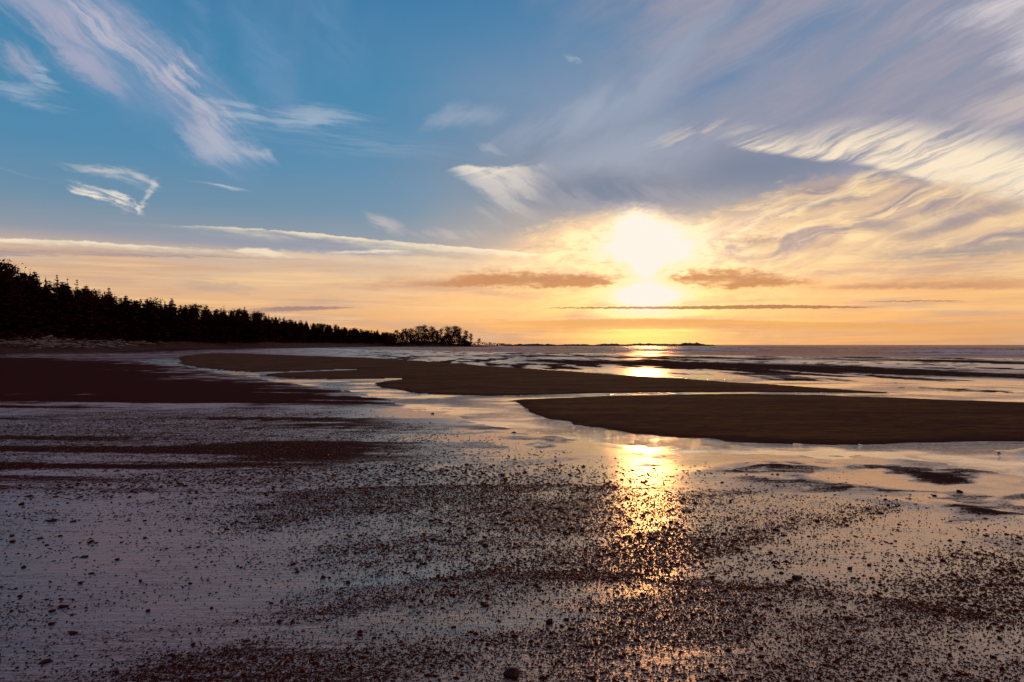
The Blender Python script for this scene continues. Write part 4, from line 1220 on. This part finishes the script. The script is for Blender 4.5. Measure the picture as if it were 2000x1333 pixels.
# ------------------------------------------------------------------ single stones and weed clumps one can point at
def stone_data(seed, weed=False):
    bm = bmesh.new(); bmesh.ops.create_icosphere(bm, subdivisions=2, radius=1.0)
    rd = random.Random(seed)
    ax = [rd.uniform(.75, 1.25) for _ in range(3)]
    off = [(rd.uniform(-1, 1), rd.uniform(-1, 1), rd.uniform(-1, 1), rd.uniform(.1, .3)) for _ in range(7)]
    for v in bm.verts:
        d = 1.0
        for o_ in off:
            dt = v.co.x * o_[0] + v.co.y * o_[1] + v.co.z * o_[2]
            d += o_[3] * .5 * math.sin(dt * 3.1) * (1.8 if weed else 1.0)
        if weed: d *= rd.uniform(.75, 1.3)
        v.co = (v.co.x * d * ax[0], v.co.y * d * ax[1], v.co.z * d * .62)
    me = bpy.data.meshes.new('stone'); bm.to_mesh(me); bm.free()
    me.polygons.foreach_set('use_smooth', np.ones(len(me.polygons), bool))
    me.materials.append(M_WEED if weed else M_STONE)
    return me
STONES = [stone_data(s) for s in range(5)]
WEEDS = [stone_data(s + 40, True) for s in range(3)]

def place_stone(px_, py_, w_px, label, kind=0, weed=False, flat=1.0, group='stones on the wet flat'):
    X_, Y_ = g2w(px_, py_ + w_px * 0.25)
    r_ = 0.5 * w_px * (0.62 if weed else 0.85) / FPX * Y_
    z_ = float(ground_fields(np.array([X_]), np.array([Y_]))['z'][0])
    o = mesh_obj('seaweed_clump' if weed else 'stone', None, None, me=(WEEDS if weed else STONES)[kind % (3 if weed else 5)])
    o.location = (X_, Y_, max(z_, 0.0) + r_ * .30 * flat)
    o.scale = (r_, r_ * random.uniform(.75, 1.1), r_ * flat)
    o.rotation_euler = (0, 0, random.uniform(0, 6.28))
    tag(o, label, 'seaweed' if weed else 'stone', group)

place_stone(1002, 1318, 34, 'large rounded dark stone cut off by the bottom edge of the photo', 1, flat=1.1)
place_stone(1075, 1218, 13, 'upright dark stone in the smooth patch above the bottom stone', 2, flat=1.5)
place_stone(1555, 1131, 17, 'domed dark stone alone on smooth wet sand, lower right', 0, flat=.9)
place_stone(1659, 1113, 12, 'smaller dark stone up and right of the lone domed stone', 3)
place_stone(1518, 1194, 14, 'dark stone below the lone domed stone, among gravel', 4, flat=1.1)
place_stone(1874, 961, 11, 'dark stone with a thin wake in the shallow runnel at right', 2)
place_stone(949, 1068, 15, 'dark stone in gravel above the blue film strip', 3, flat=1.1)
place_stone(1102, 1043, 10, 'dark stone left of the sun glitter among fine gravel', 1)
place_stone(1139, 912, 10, 'small flat stone where the gravel meets the stream left of the glitter', 0, flat=.7)
place_stone(1148, 964, 7, 'small stone in smooth sand left of the glitter', 2)
place_stone(1197, 971, 7, 'small stone just left of the sun glitter', 4)
place_stone(1410, 944, 6, 'tiny stone at the edge of the emergent sand patches', 1)
place_stone(1950, 884, 6, 'tiny dark stone in the bright water at the right edge', 1)
place_stone(1571, 944, 6, 'tiny stone beside the largest emergent sand patch', 3)
place_stone(1950, 1250, 10, 'dark upright stone near the lower right corner', 2, flat=1.2)
place_stone(824, 1105, 9, 'small stone in the gravel above the blue film strip', 1)
place_stone(791, 1123, 7, 'small stone standing in the blue film strip', 0)
place_stone(940, 1128, 11, 'flat stone at the right end of the blue film strip', 4, flat=.6)
place_stone(631, 1130, 13, 'stone pair at the left end of the blue film strip', 3)
place_stone(846, 808, 6, 'tiny stone in the rippled stream bed', 2)
place_stone(1003, 844, 9, 'small dark clod in the stream near the near sandbar tip', 0, flat=.6)
place_stone(602, 775, 7, 'tiny dark stone at the tip of the left sand bank', 1)
place_stone(485, 1332, 14, 'stone in the dark gravel at the bottom edge left of centre', 1)
place_stone(545, 1217, 11, 'small round stone below the blue film, left of centre', 2, flat=1.1)
place_stone(640, 1228, 9, 'small stone in a row of two below the blue film', 4)
place_stone(415, 1190, 9, 'small stone in the mauve film left of centre', 3)
place_stone(290, 1196, 9, 'small stone above the brown weed patch, lower left', 0)
place_stone(45, 985, 15, 'dark weed clump standing in the film near the left edge', 0, True, 1.1, 'seaweed clumps on the wet flat')
place_stone(100, 1014, 30, 'broad low dark weed patch below the clump near the left edge', 1, True, .35, 'seaweed clumps on the wet flat')
place_stone(147, 1019, 12, 'small weed tuft right of the broad weed patch', 2, True, .7, 'seaweed clumps on the wet flat')
place_stone(124, 1184, 24, 'dark weed clump in the blue film, lower left', 0, True, .55, 'seaweed clumps on the wet flat')
place_stone(143, 1174, 9, 'small upright weed tuft above the lower left clump', 1, True, 1.2, 'seaweed clumps on the wet flat')
place_stone(101, 1196, 13, 'ragged weed tuft left of and below the lower left clump', 2, True, 1.0, 'seaweed clumps on the wet flat')
place_stone(141, 1203, 13, 'flat weed tuft right of and below the lower left clump', 1, True, .6, 'seaweed clumps on the wet flat')
place_stone(160, 1141, 11, 'single weed tuft in the middle of the blue film at left', 2, True, 1.1, 'seaweed clumps on the wet flat')
place_stone(180, 1120, 18, 'low weed strand above the single tuft in the blue film', 0, True, .3, 'seaweed clumps on the wet flat')
place_stone(228, 1094, 14, 'brown weed clump among specks, left of centre', 1, True, .7, 'seaweed clumps on the wet flat')
place_stone(275, 1138, 9, 'upright weed tuft in mauve film', 2, True, 1.3, 'seaweed clumps on the wet flat')
place_stone(372, 1142, 11, 'round weed tuft right of the upright tuft in mauve film', 0, True, .9, 'seaweed clumps on the wet flat')
place_stone(90, 1286, 40, 'wide flat dark weed mat in the lower left corner', 1, True, .18, 'seaweed clumps on the wet flat')
place_stone(145, 1236, 26, 'ragged weed mat above the lower left corner', 2, True, .35, 'seaweed clumps on the wet flat')
place_stone(283, 1052, 12, 'dark weed clump in the film left of centre', 0, True, .8, 'seaweed clumps on the wet flat')
place_stone(170, 1084, 30, 'thin brown weed strand lying across the film at left', 1, True, .15, 'seaweed clumps on the wet flat')
